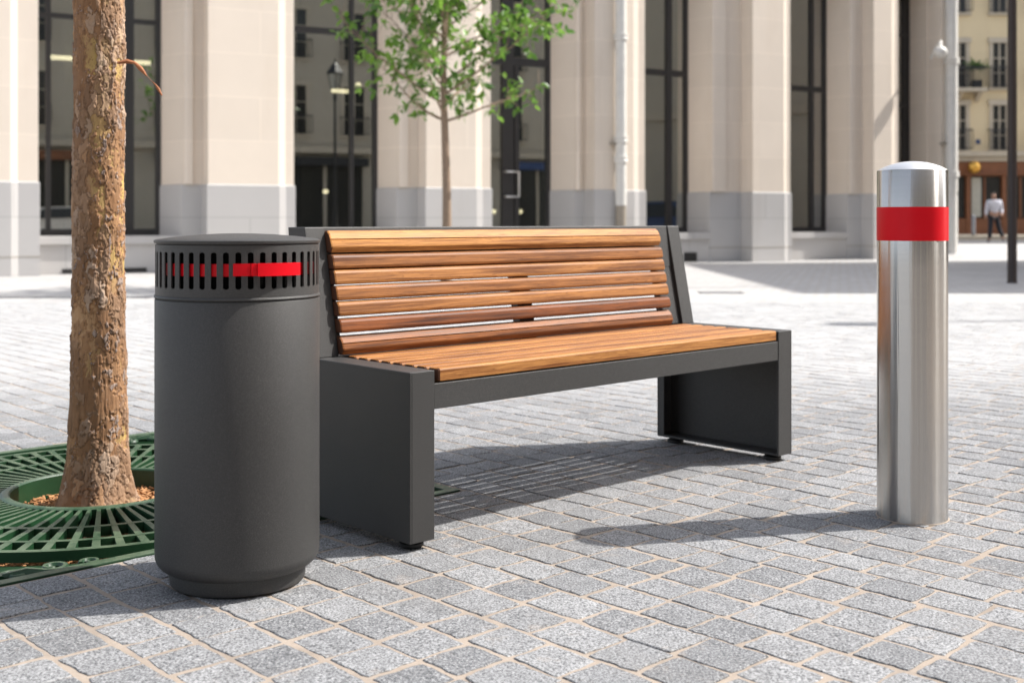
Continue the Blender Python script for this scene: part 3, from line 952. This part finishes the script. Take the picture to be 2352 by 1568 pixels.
def crown(parent, z_first, z_last, nbr, reach, rnd, mat_leaf, mat_wood, leaf_len, leaf_n, trunk_r, lean=(0,0), sub=4, dens=1.0, name_b='branches', shape=None):
    wood = MB(); leaves = []
    for k in range(nbr):
        f = k/max(1, nbr-1)
        z = z_first + (z_last-z_first)*f + rnd.uniform(-.05,.05)
        az = k*2.399 + rnd.uniform(-.35,.35)
        ln = reach*(shape(f) if shape else (1-.55*f))*rnd.uniform(.75,1.12)
        d = Vector((math.cos(az), math.sin(az), rnd.uniform(.25,.55)+.5*f)).normalized()
        p = Vector((0,0,z)); pts = [p.copy()]
        seg = 8
        for i in range(seg):
            d = (d + rvec(rnd)*.13 + Vector((0,0,.03))).normalized()
            p = p + d*ln/seg; pts.append(p.copy())
        r0 = trunk_r*(.36-.2*f)
        wood.tube(pts, [max(.0035, r0*(1-.88*i/seg)) for i in range(seg+1)], 6)
        for i in range(2, seg+1):
            for s_ in range(sub if i < seg else sub+1):
                dd = (d*.5 + rvec(rnd)*.9 + Vector((0,0,.15))).normalized()
                l2 = ln*rnd.uniform(.12,.30)
                q = pts[i] - (pts[i]-pts[i-1])*rnd.random(); tp = [q.copy()]
                for m_ in range(3):
                    dd = (dd + rvec(rnd)*.25).normalized(); q = q + dd*l2/3; tp.append(q.copy())
                wood.tube(tp, [.004,.0034,.0028,.0018], 4, caps=False)
                if rnd.random() > dens: continue
                sh0 = rnd.random()
                for m_ in range(leaf_n):
                    c = tp[rnd.choice([1,2,2,3,3,3])] + rvec(rnd)*.03
                    ld = (dd*.4 + rvec(rnd)*.8 + Vector((0,0,-.25))).normalized()
                    nr = (Vector((0,0,1)) + rvec(rnd)*.7).normalized()
                    if abs(ld.dot(nr)) > .95: continue
                    ll = leaf_len*rnd.uniform(.6,1.15)
                    leaves.append((c, ld, nr, ll, ll*rnd.uniform(.42,.6), min(1, max(0, sh0*.6+rnd.random()*.4))))
    wood.build(name_b, mat_wood, parent, smooth=60)
    leaf_mesh('crown', leaves, mat_leaf, parent)
    return len(leaves)
# the plane tree's crown stands above the picture's edge
crown(plane, 3.0, 4.6, 12, 1.7, random.Random(11), M['leaf2'], M['twig'], .15, 9, .16, sub=4)
MB().tube([(0,0,3.28),(.02,0,3.8),(.0,.03,4.4),(.03,0,5.0)], [.078,.06,.04,.015], 16).build('leader', M['twig'], plane, smooth=60)
# curled strips of bark hanging on a dead twig to the right of the trunk
m = MB()
zt = CAMH + (HOR-143)/FPX*3.6 + .07
def TP_(px, py, dy=-.06):
    v = at(px, py, TY+dy); return (v.x-TX, v.y-TY, v.z+.07)
m.tube([TP_(270,145), TP_(293,141), TP_(310,145), TP_(322,157), TP_(330,166), TP_(337,175)], [.004,.0075,.0048,.0078,.0055,.002], 6)
m.build('peeling_bark', M['deadbark'], plane, smooth=60)
m = MB()
m.tube([TP_(337,174), TP_(348,186), TP_(358,196), TP_(364,205), TP_(372,220)], [.0006,.0006,.0030,.0050,.0022], 6)
m.build('dead_twig', M['deadbark'], plane, smooth=60)

# ------------------------------------------------------------------ young tree
young = thing('young_tree', 'slender young tree with bright green leaves standing behind the bench', 'tree', (GC[1][0], GC[1][1], -.05))
rt_ = random.Random(21)
pts = []; rr = []
for i in range(22):
    z = 5.2*i/21
    pts.append((.02*math.sin(z*1.7)+.010*z*0, .02*math.sin(z*1.1+1), z)); rr.append(.068*(1-.82*(z/5.2))+.012*math.exp(-z/.1))
MB().tube(pts, rr, 14).build('trunk', M['twig'], young, smooth=60)
crown(young, 2.10, 4.7, 36, 1.62, random.Random(23), M['leaf'], M['twig'], .130, 8, .055, sub=3, dens=.70, shape=lambda f: .80+.45*math.sin(min(1, f*1.6)*math.pi*.8)-.45*f)

# ------------------------------------------------------------------ stone office building
P0 = Vector((-7.56, 17.8)); U = Vector((.8886, .4587)).normalized(); NO = Vector((U.y, -U.x))
FA = math.atan2(U.y, U.x)
def s_at(px, y):
    """position along the facade of the point y metres behind its face seen at pixel column px"""
    q = -y; a = (px-CX)/FPX
    return (a*(P0.y+q*NO.y) - P0.x - q*NO.x)/(U.x - a*U.y)
def z_at(px, py, y):
    s = s_at(px, y); Y = P0.y + s*U.y - y*NO.y
    return CAMH + (HOR-py)/FPX*Y
office = thing('office_building', 'cream limestone office building with grey plinth and tall dark framed windows', 'building', (P0.x, P0.y, 0), FA)
GY, SY = .95, .40
HT = 7.0
piers = [ # glass edge, step edge, face left, chamfer a, chamfer b, face right
    (None, None, -140, 24, 40, 88),
    (368, 420, 478, 640, 655, 675),
    (865, 913, 979, 1093, 1107, 1127),
    (1262, 1320, 1366, 1455, 1466, 1481),
    (1578, 1631, 1729, 1800, 1807, 1815),
    (1896, 1947, 2007, 2048, 2055, 2063),
    (2091, 2134, 2162, 2186, 2191, 2197)]
PL = 1.443
info = []
for k_, (pg, ps, ml, ca, cb, mr) in enumerate(piers):
    sm = s_at(ml, 0); s_a = s_at(ca, 0); s_b = max(s_a+.03, s_at(cb, .05)); s_r = max(s_b+.03, s_at(mr, .05))
    if pg is None: sg, ss = sm-.8, sm-.35
    else: sg = s_at(pg, GY); ss = s_at(ps, SY)
    ss = min(ss, sm-.03); sg = min(sg, ss-.0)
    info.append((sg, ss, sm, s_a, s_b, s_r))
    poly = [(sg,1.25),(sg,GY),(ss,SY),(sm,SY),(sm,0),(s_a,0),(s_b,.05),(s_r,.05),(s_r,1.25)]
    pr = MB().prism_z(poly, PL-.01, HT).build('pier', M['stone'], office)
    e = .022
    pp = [(sg-e,1.24),(sg-e,GY-e),(ss-e,SY-e),(sm-e,SY-e),(sm-e,-e),(s_a+e*.4,-e),(s_b+e*.4,.05-e),(s_r+e,.05-e),(s_r+e,1.24)]
    if pg is not None and k_ in (1, 2, 3, 4, 5):
        sx = ss+(sm-ss)*.45
        MB().prism_z([(ss+.01,SY+.02),(ss+.01,SY-.045),(ss+.05,SY-.07),(sx,SY-.07),(sx,SY+.02)], PL+.002, HT-.01).build('pilaster_strip', M['stone'], pr)
    tp = poly[:]; tp[0] = (sg, 1.24); tp[-1] = (s_r, 1.24)
    p2 = MB().prism_z(pp, -.05, PL-.018); p2.prism_z(pp, PL-.018, PL, tp)
    p2.build('plinth', M['plinth'], pr)
    # damp course line
    MB().prism_z([(x-(.003 if i < 5 else -.003 if i > 6 else 0), y-.003) for i, (x, y) in enumerate(pp)], .285, .30).build('joint_line', M['lowpipe'], pr)
wins = [ # pier left, pier right, mullion columns, transom rows, frame px, sill
    (0, 1, [(105,117),(288,308)], [(29,40)], True),
    (1, 2, [(804,813)], [(69,83)], True),
    (2, 3, [(1154,1180)], [(131,149)], False),
    (3, 4, [(1532,1544)], [(161,175)], True),
    (4, 5, [(1862,1870)], [(199,211)], True),
    (5, 6, [(2076,2082)], [(78,84),(241,247)], True)]
WT = 6.3
sill_z = .60
for wi, (a, b, mul, tra, sill) in enumerate(wins):
    s0 = info[a][5]; s1 = info[b][0]
    zb = sill_z if sill else .03
    name = 'window' if sill else 'entrance'
    fy0, fy1 = GY-.035, GY+.05
    m = MB(); fw = .075
    m.box(s0, s0+fw, fy0, fy1, zb, WT); m.box(s1-fw, s1, fy0, fy1, zb, WT)
    m.box(s0+fw, s1-fw, fy0, fy1, zb, zb+.11); m.box(s0+fw, s1-fw, fy0, fy1, WT-fw, WT)
    xs_ = []
    for (c0, c1) in mul:
        u0, u1 = s_at(c0, fy0), s_at(c1, fy0)
        if u1-u0 < .05: u1 = u0+.06
        m.box(u0, u1, fy0+.002, fy1-.002, zb+.11, WT-fw); xs_.append((u0, u1))
    cpx = CX
    for (r0, r1) in tra:
        pxm = (mul[0][0]+mul[0][1])/2
        z0, z1 = z_at(pxm, r1, fy0), z_at(pxm, r0, fy0)
        m.box(s0+fw, s1-fw, fy0+.008, fy1-.008, z0, max(z1, z0+.08))
    fr = m.build(name, M['frame'], office)
    MB().box(s0+fw*.5, s1-fw*.5, GY+.012, GY+.018, zb+.05, WT-fw*.5).build('pane', M['glass'], fr)
    if sill:
        wsx0, wsx1 = s0-.001, info[b][1]-.02
        MB().box(s0+.024, info[b][1]-.026, .34, GY+.04, sill_z-.13, sill_z).build('sill', M['plinth'], office, bevel=.008)
        MB().box(s0+.024, info[b][1]-.026, .40, GY+.06, -.05, sill_z-.132).build('sill_wall', M['plinth'], office)
    else:
        u0, u1 = xs_[0]
        # leaf stile and long D shaped handle
        MB().box(u1+.02, u1+.12, fy0-.006, fy0+.03, .1, z_at(1167,151,fy0)).build('door_stile', M['frame'], fr)
        hz_0, hz_1 = z_at(1178,452,fy0), z_at(1178,395,fy0)
        hx0, hx1 = s_at(1163, fy0-.07), s_at(1192, fy0-.07)
        MB().tube([(hx0, fy0-.0, hz_1), (hx0, fy0-.07, hz_1), (hx1, fy0-.07, hz_1-.0), (hx1, fy0-.07, hz_0), (hx0, fy0-.07, hz_0), (hx0, fy0, hz_0)], .022, 10).build('door_handle', M['chrome'], fr, smooth=60)
        MB().box(s0, s1, .30, GY+.06, -.05, .028).build('doorstep', M['plinth'], office)
# wall over the openings, cornice, upper storey, body
sL, sR = info[0][0], info[-1][5]
MB().box(sL, sR, .12, 1.3, WT, HT+.2).build('lintel', M['stone'], office)
MB().box(sL-.1, sR+.1, -.18, 1.4, HT, HT+.25).build('cornice', M['stone'], office, bevel=.02)
MB().box(sL, sR, 1.3, 12, HT+.25, HT+4.2).build('upper_wall', M['stone'], office)
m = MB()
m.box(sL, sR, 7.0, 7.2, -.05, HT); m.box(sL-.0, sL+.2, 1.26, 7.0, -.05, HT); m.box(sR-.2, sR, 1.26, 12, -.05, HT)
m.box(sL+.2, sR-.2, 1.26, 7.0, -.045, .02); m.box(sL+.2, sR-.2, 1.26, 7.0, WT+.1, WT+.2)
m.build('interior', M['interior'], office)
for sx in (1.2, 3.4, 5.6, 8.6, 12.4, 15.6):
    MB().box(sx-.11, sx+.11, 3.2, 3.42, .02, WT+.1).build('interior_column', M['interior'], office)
for (pxa, pxb, py, y) in ((115, 345, 131, 3.0), (762, 803, 208, 3.0)):
    MB().box(s_at(pxa, y), s_at(pxb, y), y-.04, y+.04, z_at(pxa, py, y)-.04, z_at(pxa, py, y)+.03).build('ceiling_lamp', M['lampw'], office)
for px, py in ((823, 195), (1195, 486), (1134, 486), (748, 440)):
    s_, z_ = s_at(px, 2.6), z_at(px, py, 2.6)
    MB().lathe([(0,-.05),(.045,-.03),(.055,0),(.045,.03),(0,.05)], (s_, 2.6, z_), 16).build('wall_lamp', M['lampw'], office)
# downpipes
def downpipe(px0, px1, yb, base, rings, ysw):
    sc = (s_at(px0, yb)+s_at(px1, yb))/2; rad = (s_at(px1, yb)-s_at(px0, yb))/2*.92
    zl = z_at(px0, ysw, yb)
    p = MB().tube([(sc, yb, zl), (sc, yb, HT)], rad, 20).build('downpipe', M['white'], office, smooth=60)
    MB().tube([(sc, yb, base), (sc, yb, zl)], rad*.92, 20).build('pipe_foot', M['lowpipe'] if ysw > 450 else M['white'], p, smooth=60)
    for py in rings:
        z = z_at(px0, py, yb)
        MB().lathe([(rad*.9,-.07),(rad*1.25,-.06),(rad*1.25,-.02),(rad*1.1,0),(rad*1.25,.02),(rad*1.25,.06),(rad*.9,.07)], (sc, yb, z), 24).build('pipe_collar', M['white'], p, smooth=30)
    z = z_at(px0, 330, yb)
    MB().box(sc-rad*1.6, sc-rad*.7, yb-.01, yb+.14, z-.02, z+.02).build('pipe_bracket', M['lowpipe'], p)
downpipe(1414, 1438, -.13, 0, (85, 320, 366), 472)
downpipe(2174, 2196, -.12, .1, (140, 400), 440)
# low vents in the plinth walls
for (a_, b_, t_, bt) in ((143, 337, 618, 632), (1572, 1601, 580, 605)):
    yv = .385
    x0, x1 = s_at(a_, yv), s_at(b_, yv); z1, z0 = z_at(a_, t_, yv), z_at(b_, bt, yv)
    m = MB(); m.box(x0, x1, yv, .399, max(z0,.02), z1)
    v = m.build('vent', M['black'], office)
    m = MB()
    nb = 3 if b_-a_ < 60 else 2
    for i in range(nb):
        zz = max(z0,.02)+(z1-max(z0,.02))*(i+.5)/nb
        m.box(x0+.01, x1-.01, yv-.008, yv-.001, zz-.008, zz+.008)
    m.build('vent_louvre', M['frame'], v)
# white wall lantern near the far corner
s_, z_ = s_at(2158, -.35), z_at(2160, 118, -.35)
m = MB(); m.tube([(s_+.1, 0, z_-.12), (s_+.1, -.2, z_+.18), (s_+.05, -.34, z_+.22), (s_, -.36, z_+.1)], [.03,.03,.03,.05], 10)
wl = m.build('wall_lantern', M['white'], office, smooth=60)
MB().lathe([(0,-.16),(.10,-.13),(.16,-.05),(.15,.03),(.07,.10),(0,.12)], (s_, -.36, z_), 20).build('lantern_head', M['white'], wl, smooth=60)

# ------------------------------------------------------------------ dark lamp column on the right
lamp = thing('street_lamp', 'dark brown lamp column standing on the far paving right of the bollard', 'street lamp', (6.765, 15.9, 0))
MB().lathe([(.068,0),(.068,.02),(.062,.03),(.0605,2.5),(.052,6),(.04,8.2)], n=32).build('pole', M['pole'], lamp, smooth=40)
MB().tube([(0,0,8.1),(-.1,-.05,8.4),(-.5,-.2,8.55),(-.9,-.4,8.5)], .035, 10).build('arm', M['pole'], lamp, smooth=60)
MB().lathe([(0,.09),(.12,.08),(.22,0),(.21,-.03),(0,-.03)], (-1.0,-.44,8.46), 24).build('lamp_head', M['pole'], lamp, smooth=50)
# lantern post beyond the frame on the right: it mirrors in the windows
lan = thing('lantern_post', 'black cast iron lantern post mirrored in the second window', 'lantern post', (7.64, 10.7, 0))
MB().lathe([(.15,0),(.15,.1),(.11,.14),(.11,.7),(.07,.8),(.055,1.2),(.05,2.4),(.065,2.45),(.045,2.55),(.035,4.5),(.06,4.6),(.04,4.7)], n=24).build('pole', M['iron'], lan, smooth=40)
m = MB()
for k in range(4):
    t = R(45+90*k)
    m.tube([(.09*math.cos(t),.09*math.sin(t),4.75),(.22*math.cos(t),.22*math.sin(t),5.35)], .014, 6)
m.lathe([(.24,5.35),(.26,5.38),(.10,5.62),(.03,5.7),(.03,5.8),(0,5.82)], n=4, a0=R(45), a1=R(405))
m.lathe([(.02,4.68),(.10,4.75),(.02,4.77)], n=12)
m.build('lantern_frame', M['iron'], lan)
m = MB(); m.prism_z([(.075*math.cos(R(45+90*k)),.075*math.sin(R(45+90*k))) for k in range(4)], 4.77, 5.34, [(.20*math.cos(R(45+90*k)),.20*math.sin(R(45+90*k))) for k in range(4)])
m.build('lantern_glass', M['curtain'], lan)

# ------------------------------------------------------------------ buildings
def windows_on(parent, cols, rows, y0, w, h, mats, bal=(), wall_front=0, sub=True):
    """windows with surround, shutters half-open and railings on the wall plane y=wall_front (facing -y)"""
    fm = MB(); 
    for ri, z in enumerate(rows):
        for ci, x in enumerate(cols):
            m = MB(); t = .12
            m.box(x-w/2-t, x-w/2, wall_front-.05, wall_front+.02, z, z+h); m.box(x+w/2, x+w/2+t, wall_front-.05, wall_front+.02, z, z+h)
            m.box(x-w/2-t-.05, x+w/2+t+.05, wall_front-.10, wall_front+.02, z+h, z+h+.22)
            m.box(x-w/2-t-.05, x+w/2+t+.05, wall_front-.12, wall_front+.02, z-.12, z)
            wo_ = m.build('window', mats[0], parent)
            m = MB(); m.box(x-w/2, x+w/2, wall_front-.012, wall_front+.01, z, z+h)
            m.build('pane', mats[1], wo_)
            m = MB(); fr = .05
            m.box(x-w/2, x-w/2+fr, wall_front-.03, wall_front-.013, z, z+h); m.box(x+w/2-fr, x+w/2, wall_front-.03, wall_front-.013, z, z+h)
            m.box(x-.03, x+.03, wall_front-.031, wall_front-.013, z, z+h)
            for q in (.33, .66): m.box(x-w/2+fr, x+w/2-fr, wall_front-.028, wall_front-.013, z+h*q-.02, z+h*q+.02)
            m.build('window_frame', M['trim'], wo_)
            if ri in bal:
                m = MB()
                bw = w/2+.18; d = .22
                m.box(x-bw, x+bw, wall_front-d-.03, wall_front-d, z+.84, z+.88); m.box(x-bw, x+bw, wall_front-d-.03, wall_front-d, z+.04, z+.08)
                nb = 9
                for i in range(nb+1):
                    xx = x-bw+2*bw*i/nb
                    m.box(xx-.012, xx+.012, wall_front-d-.025, wall_front-d-.005, z+.08, z+.84)
                for xx in (x-bw, x+bw): m.box(xx-.012, xx+.012, wall_front-d, wall_front, z+.84, z+.88)
                m.build('railing', M['iron'], wo_)
YB = 50.0
yb = thing('apartment_building', 'distant yellow apartment building with balconies over a brown timber shopfront', 'building', (0, YB, 0))
k50 = YB/FPX
X_ = lambda px: (px-CX)*k50
Z_ = lambda py: CAMH+(HOR-py)*k50
MB().box(X_(2060), X_(2900), 0, 12, Z_(372), 20).build('wall', M['yellow'], yb)
MB().box(X_(2060), X_(2900), .12, 12, .1, Z_(372)).build('shop_wall', M['shop'], yb)
MB().box(X_(2058), X_(2902), -.30, .1, Z_(360), Z_(348)).build('cornice', M['trim'], yb)
MB().box(X_(2058), X_(2902), -.18, .1, Z_(371), Z_(361)).build('cornice_moulding', M['trim'], yb)
MB().box(X_(2060), X_(2900), -.10, .1, Z_(404), Z_(372)).build('shop_fascia', M['shop'], yb)
MB().box(X_(2060), X_(2900), -.20, .1, Z_(402), Z_(398)).build('fascia_rail', M['shop'], yb)
for i in range(10):
    px = 2136 + 82*i
    MB().box(X_(px), X_(px+9), -.12, .12, .29, Z_(404)).build('shop_post', M['shop'], yb)
    w_ = MB().box(X_(px+11), X_(px+80), .06, .11, Z_(500), Z_(406)).build('shop_window', M['dark'], yb)
    if i % 2 == 1: MB().box(X_(px+14), X_(px+36), .02, .055, Z_(498), Z_(408)).build('curtain', M['curtain'], w_)
    MB().box(X_(px+42), X_(px+46), .0, .058, Z_(500), Z_(406)).build('glazing_bar', M['shop'], w_)
    MB().box(X_(px+9), X_(px+82), -.08, .12, .29, Z_(503)).build('stall_riser', M['shop'], yb)
    MB().box(X_(px+16), X_(px+74), -.10, -.081, .45, Z_(510)).build('riser_panel', M['shop'], yb)
g_ = MB().lathe([(0,-.27),(.12,-.24),(.22,-.15),(.27,0),(.22,.15),(.12,.24),(0,.27)], (X_(2226), -.55, Z_(386)), 24).build('shop_globe', M['gold'], yb, smooth=60)
MB().tube([(X_(2226), -.5, Z_(386)), (X_(2226), -.1, Z_(380))], .03, 8).build('globe_arm', M['gold'], g_)
MB().box(X_(2241), X_(2251), -.04, .0, Z_(331), Z_(321)).build('number_plate', M['bluep'], yb)
cols = [X_(2019+92*i) for i in range(1, 9)]
windows_on(yb, cols, [Z_(345), Z_(202), Z_(30)], 0, X_(40)-X_(6), 1.9, (M['trim'], M['dark']), bal=(0, 1, 2))
m = MB()
m.box(X_(2170), X_(2252), -.75, 0, Z_(214), Z_(206))
b_ = m.build('balcony_slab', M['trim'], yb)
m = MB()
for i in range(15):
    xx = X_(2170)+(X_(2252)-X_(2170))*i/14
    m.box(xx-.012, xx+.012, -.74, -.71, Z_(206), Z_(160))
m.box(X_(2170), X_(2252), -.75, -.70, Z_(162), Z_(158))
m.build('railing', M['iron'], b_)
for i in (0, 1):
    MB().prism_x([(-.6,Z_(214)),(0,Z_(214)),(0,Z_(236)),(-.15,Z_(232))], X_(2195+i*42), X_(2203+i*42)).build('corbel', M['trim'], b_)
rl = random.Random(4); lv = []
for i in range(260):
    c = Vector((rl.gauss(X_(2232), .22), -.5+rl.uniform(-.15,.15), Z_(163)+abs(rl.gauss(0,.16))))
    d = (rvec(rl)+Vector((0,0,.4))).normalized(); nn = rvec(rl)
    if abs(d.dot(nn)) < .9: lv.append((c, d, nn, .14, .07, rl.random()))
pt = thing('balcony_plant', 'green leafy plant on the first floor balcony of the yellow building', 'plant', (0, YB, 0))
leaf_mesh('foliage', lv, M['leaf2'], pt)
MB().box(X_(2222), X_(2242), -.62, -.40, Z_(206), Z_(188)).build('planter', M['iron'], pt)
MB().box(X_(2058), X_(2902), -.4, 12.2, 20, 20.4).build('roof', M['zinc'], yb)
# two short grey posts on its pavement
post_ = thing('pavement_post', 'short grey post on the pavement before the brown shopfront', 'bollard', (X_(2236)*.92, 46.0, .29))
MB().lathe([(.07,0),(.07,.7),(.05,.78),(0,.82)], n=16).build('shaft', M['zinc'], post_, smooth=40)
MB().lathe([(.09,0),(.09,.05),(.07,.06)], n=16).build('base', M['iron'], post_, smooth=40)

# building across the street behind the camera (seen in the glass) and an unseen one added to throw shade across the square
op = thing('facing_building', 'weathered stone apartment house across the street, mirrored in the dark windows', 'building', (P0.x+NO.x*33+U.x*12, P0.y+NO.y*33+U.y*12, 0), FA+math.pi)
MB().box(-48, 30, 0, 10, -.1, 17).build('wall', M['opp'], op)
MB().box(-48.2, 30.2, -.35, .0, 4.1, 4.4).build('cornice', M['trim'], op)
MB().box(-48.2, 30.2, -.45, 10, 17, 17.5).build('roof', M['zinc'], op)
for i in range(13):
    x = -45+i*5.8
    s_ = MB().box(x-1.9, x+1.9, -.08, .05, .1, 3.5).build('shop_window', M['dark'], op)
    MB().box(x-2.1, x+2.1, -.5, -.1, 3.5, 3.9).build('awning_box', (M['shop'], M['iron'], M['bluep'])[i % 3], s_)
    MB().box(x-.08, x+.08, -.12, -.081, .1, 3.5).build('glazing_bar', M['trim'], s_)
windows_on(op, [-46.5+i*2.9 for i in range(26)], [5.0, 8.6, 12.2], 0, 1.1, 2.3, (M['trim'], M['dark']), bal=(0, 1, 2))
sb = thing('shade_building', 'unseen stone house added beyond the right edge to shade the far paving', 'building', (14.2, 16.4, 0), R(0))
MB().box(0, 12, 0, 9.4, -.1, 11.6).build('wall', M['opp'], sb)
MB().box(-.25, 12.2, -.25, 9.6, 11.6, 11.9).build('cornice', M['trim'], sb)
MB().box(-.1, 12.1, -.1, 9.5, 4.0, 4.25).build('string_course', M['trim'], sb)
windows_on(sb, [1.6+i*2.9 for i in range(4)], [.6, 4.7, 7.8], 0, 1.2, 2.2, (M['trim'], M['dark']), bal=(1, 2))

# cars parked out of frame, mirrored low in the glass
def car(label, x, y, rz, paint):
    c = thing('parked_car', label, 'car', (x, y, 0), rz, 'cars mirrored in the windows')
    side = [(-2.1,.35),(-2.15,.62),(-2.02,.80),(-1.15,.92),(-.45,1.38),(.75,1.42),(1.55,1.02),(2.05,.92),(2.12,.60),(2.08,.33)]
    m = MB(); n = len(side)
    ring = []
    for (yy, k) in ((-.84,.93),(-.88,1.0),(.88,1.0),(.84,.93)):
        ring.append([(px*(.99 if k < 1 else 1), yy*(.80 if pz > 1.2 else 1), .35+(pz-.35)*(.985 if k < 1 else 1)) for px, pz in side])
    vs = [p for r_ in ring for p in r_]
    fs = [tuple(range(n))[::-1], tuple(range(3*n, 4*n))]
    for q in range(3): fs += [(q*n+i, q*n+(i+1)%n, (q+1)*n+(i+1)%n, (q+1)*n+i) for i in range(n)]
    m.add(vs, fs); m.build('body', paint, c, bevel=.03)
    for sy in (-1, 1):
        m = MB()
        m.add([(-1.05,sy*.885,.93),(-.42,sy*.735,1.32),(.70,sy*.735,1.35),(1.38,sy*.87,1.0)], [(0,1,2,3)])
        m.build('side_window', M['dark'], c)
        for wx in (-1.3, 1.3):
            w = MB(); pts = [(wx, sy*.72, .32), (wx, sy*.90, .32)]
            w.tube(pts, .32, 28); w = w.build('wheel', M['black'], c, smooth=40)
            MB().tube([(wx, sy*.88, .32), (wx, sy*.915, .32)], .19, 20).build('rim', M['chrome'], w, smooth=40)
    m = MB(); m.add([(-1.17,-.72,.96),(-1.17,.72,.96),(-.50,.62,1.365),(-.50,-.62,1.365)], [(0,1,2,3)]); m.build('windscreen', M['dark'], c, loc=(-.02,0,.02))
    for sy in (-.65, .65): MB().box(-2.15, -2.05, sy-.15, sy+.15, .62, .72).build('headlight', M['cap'], c)
    return c
car('pale silver car parked across the street, mirrored low in the leftmost window', 8.1, -4.6, FA, M['white'])
car('dark blue car parked beside the unseen house, mirrored low in a right window', 12.0, 19.4, R(80), M['bluep'])

# ------------------------------------------------------------------ drain covers in the paving
def drain(px0, px1, py, label, depth=.12):
    Y = FPX*CAMH/(py-HOR)
    x0, x1 = (px0-CX)/FPX*Y, (px1-CX)/FPX*Y
    d = thing('drain_cover', label, 'drain cover', ((x0+x1)/2, Y, 0), 0, 'drain covers in the paving')
    h = (x1-x0)/2
    m = MB(); m.box(-h, h, -depth/2, -depth/2+.02, -.01, .004); m.box(-h, h, depth/2-.02, depth/2, -.01, .004)
    m.box(-h, -h+.02, -depth/2+.02, depth/2-.02, -.01, .004); m.box(h-.02, h, -depth/2+.02, depth/2-.02, -.01, .004)
    m.build('frame', M['iron'], d)
    m = MB(); n = max(6, int(h*2/.05))
    for i in range(n):
        x = -h+.02+(2*h-.04)*(i+.5)/n
        m.box(x-.012, x+.012, -depth/2+.02, depth/2-.02, -.01, .0025)
    m.build('bars', M['zinc'], d)
drain(1605, 1705, 672, 'narrow dark drain cover in the bright paving just right of the bench back', .26)
drain(-30, 345, 683, 'long grey channel drain across the paving behind the plane tree', .22)

# ------------------------------------------------------------------ person walking past the shop
person = thing('person', 'person seen from behind walking in a white shirt and dark trousers past the shopfront', 'person', (at(2283, 500, 41).x, 41, .12))
def skin(name, joints, edges, mat, root=0, sub=2):
    me = bpy.data.meshes.new(name)
    me.from_pydata([j[:3] for j in joints], edges, [])
    o = bpy.data.objects.new(name, me); scene.collection.objects.link(o); o.parent = person
    me.materials.append(mat)
    md = o.modifiers.new('skin', 'SKIN')
    for i, j in enumerate(joints):
        sv = me.skin_vertices[0].data[i]; sv.radius = (j[3], j[4] if len(j) > 4 else j[3]); sv.use_root = (i == root)
    s2 = o.modifiers.new('sub', 'SUBSURF'); s2.levels = sub; s2.render_levels = sub
    md.use_smooth_shade = True
    return o
# walking to the left: left leg planted, right leg trailing
J = [(0,0,.95,.15,.11),(0,0,1.12,.135,.10),(.02,0,1.32,.17,.11),(.01,-.01,1.46,.08,.07),(-.01,-.01,1.54,.055),(-.02,-.01,1.60,.075),(-.03,-.01,1.69,.085),
     (-.20,.0,1.40,.06),(-.25,.02,1.12,.045),(-.29,-.02,.88,.035),(-.30,-.03,.80,.03),
     (.22,.0,1.40,.06),(.29,.06,1.14,.045),(.24,-.08,.95,.035),(.20,-.12,.90,.03),
     (-.10,0,.88,.09),(-.12,0,.50,.065),(-.16,.0,.10,.045),(-.22,-.02,.05,.04),
     (.10,0,.88,.09),(.17,.02,.50,.065),(.33,.04,.16,.045),(.33,.0,.09,.04)]
Eg = [(0,1),(1,2),(2,3),(3,4),(4,5),(5,6),(2,7),(7,8),(8,9),(9,10),(2,11),(11,12),(12,13),(13,14),(0,15),(15,16),(16,17),(17,18),(0,19),(19,20),(20,21),(21,22)]
skin('body', J, Eg, M['skin'])
g_ = .012
skin('shirt', [(0,0,.96,.165,.125),(0,0,1.12,.155,.12),(.02,0,1.32,.185,.13),(.01,-.01,1.45,.09,.08),(-.20,0,1.40,.078),(-.25,.02,1.12,.062),(-.285,-.02,.92,.05),(.22,0,1.40,.078),(.29,.06,1.14,.062),(.25,-.06,.98,.05)],
     [(0,1),(1,2),(2,3),(2,4),(4,5),(5,6),(2,7),(7,8),(8,9)], M['shirt'])
skin('trousers', [(0,0,.97,.155,.12),(-.10,0,.86,.105),(-.12,0,.50,.085),(-.16,0,.10,.07),(.10,0,.86,.105),(.17,.02,.50,.085),(.33,.04,.17,.07)],
     [(0,1),(1,2),(2,3),(0,4),(4,5),(5,6)], M['trouser'])
skin('shoe', [(-.15,.0,.05,.05),(-.25,-.02,.04,.045)], [(0,1)], M['shoe'])
skin('shoe', [(.34,.04,.11,.045),(.31,.0,.045,.045)], [(0,1)], M['shoe'])
skin('hair', [(-.02,.005,1.68,.094),(-.03,.0,1.72,.088)], [(0,1)], M['hair'])
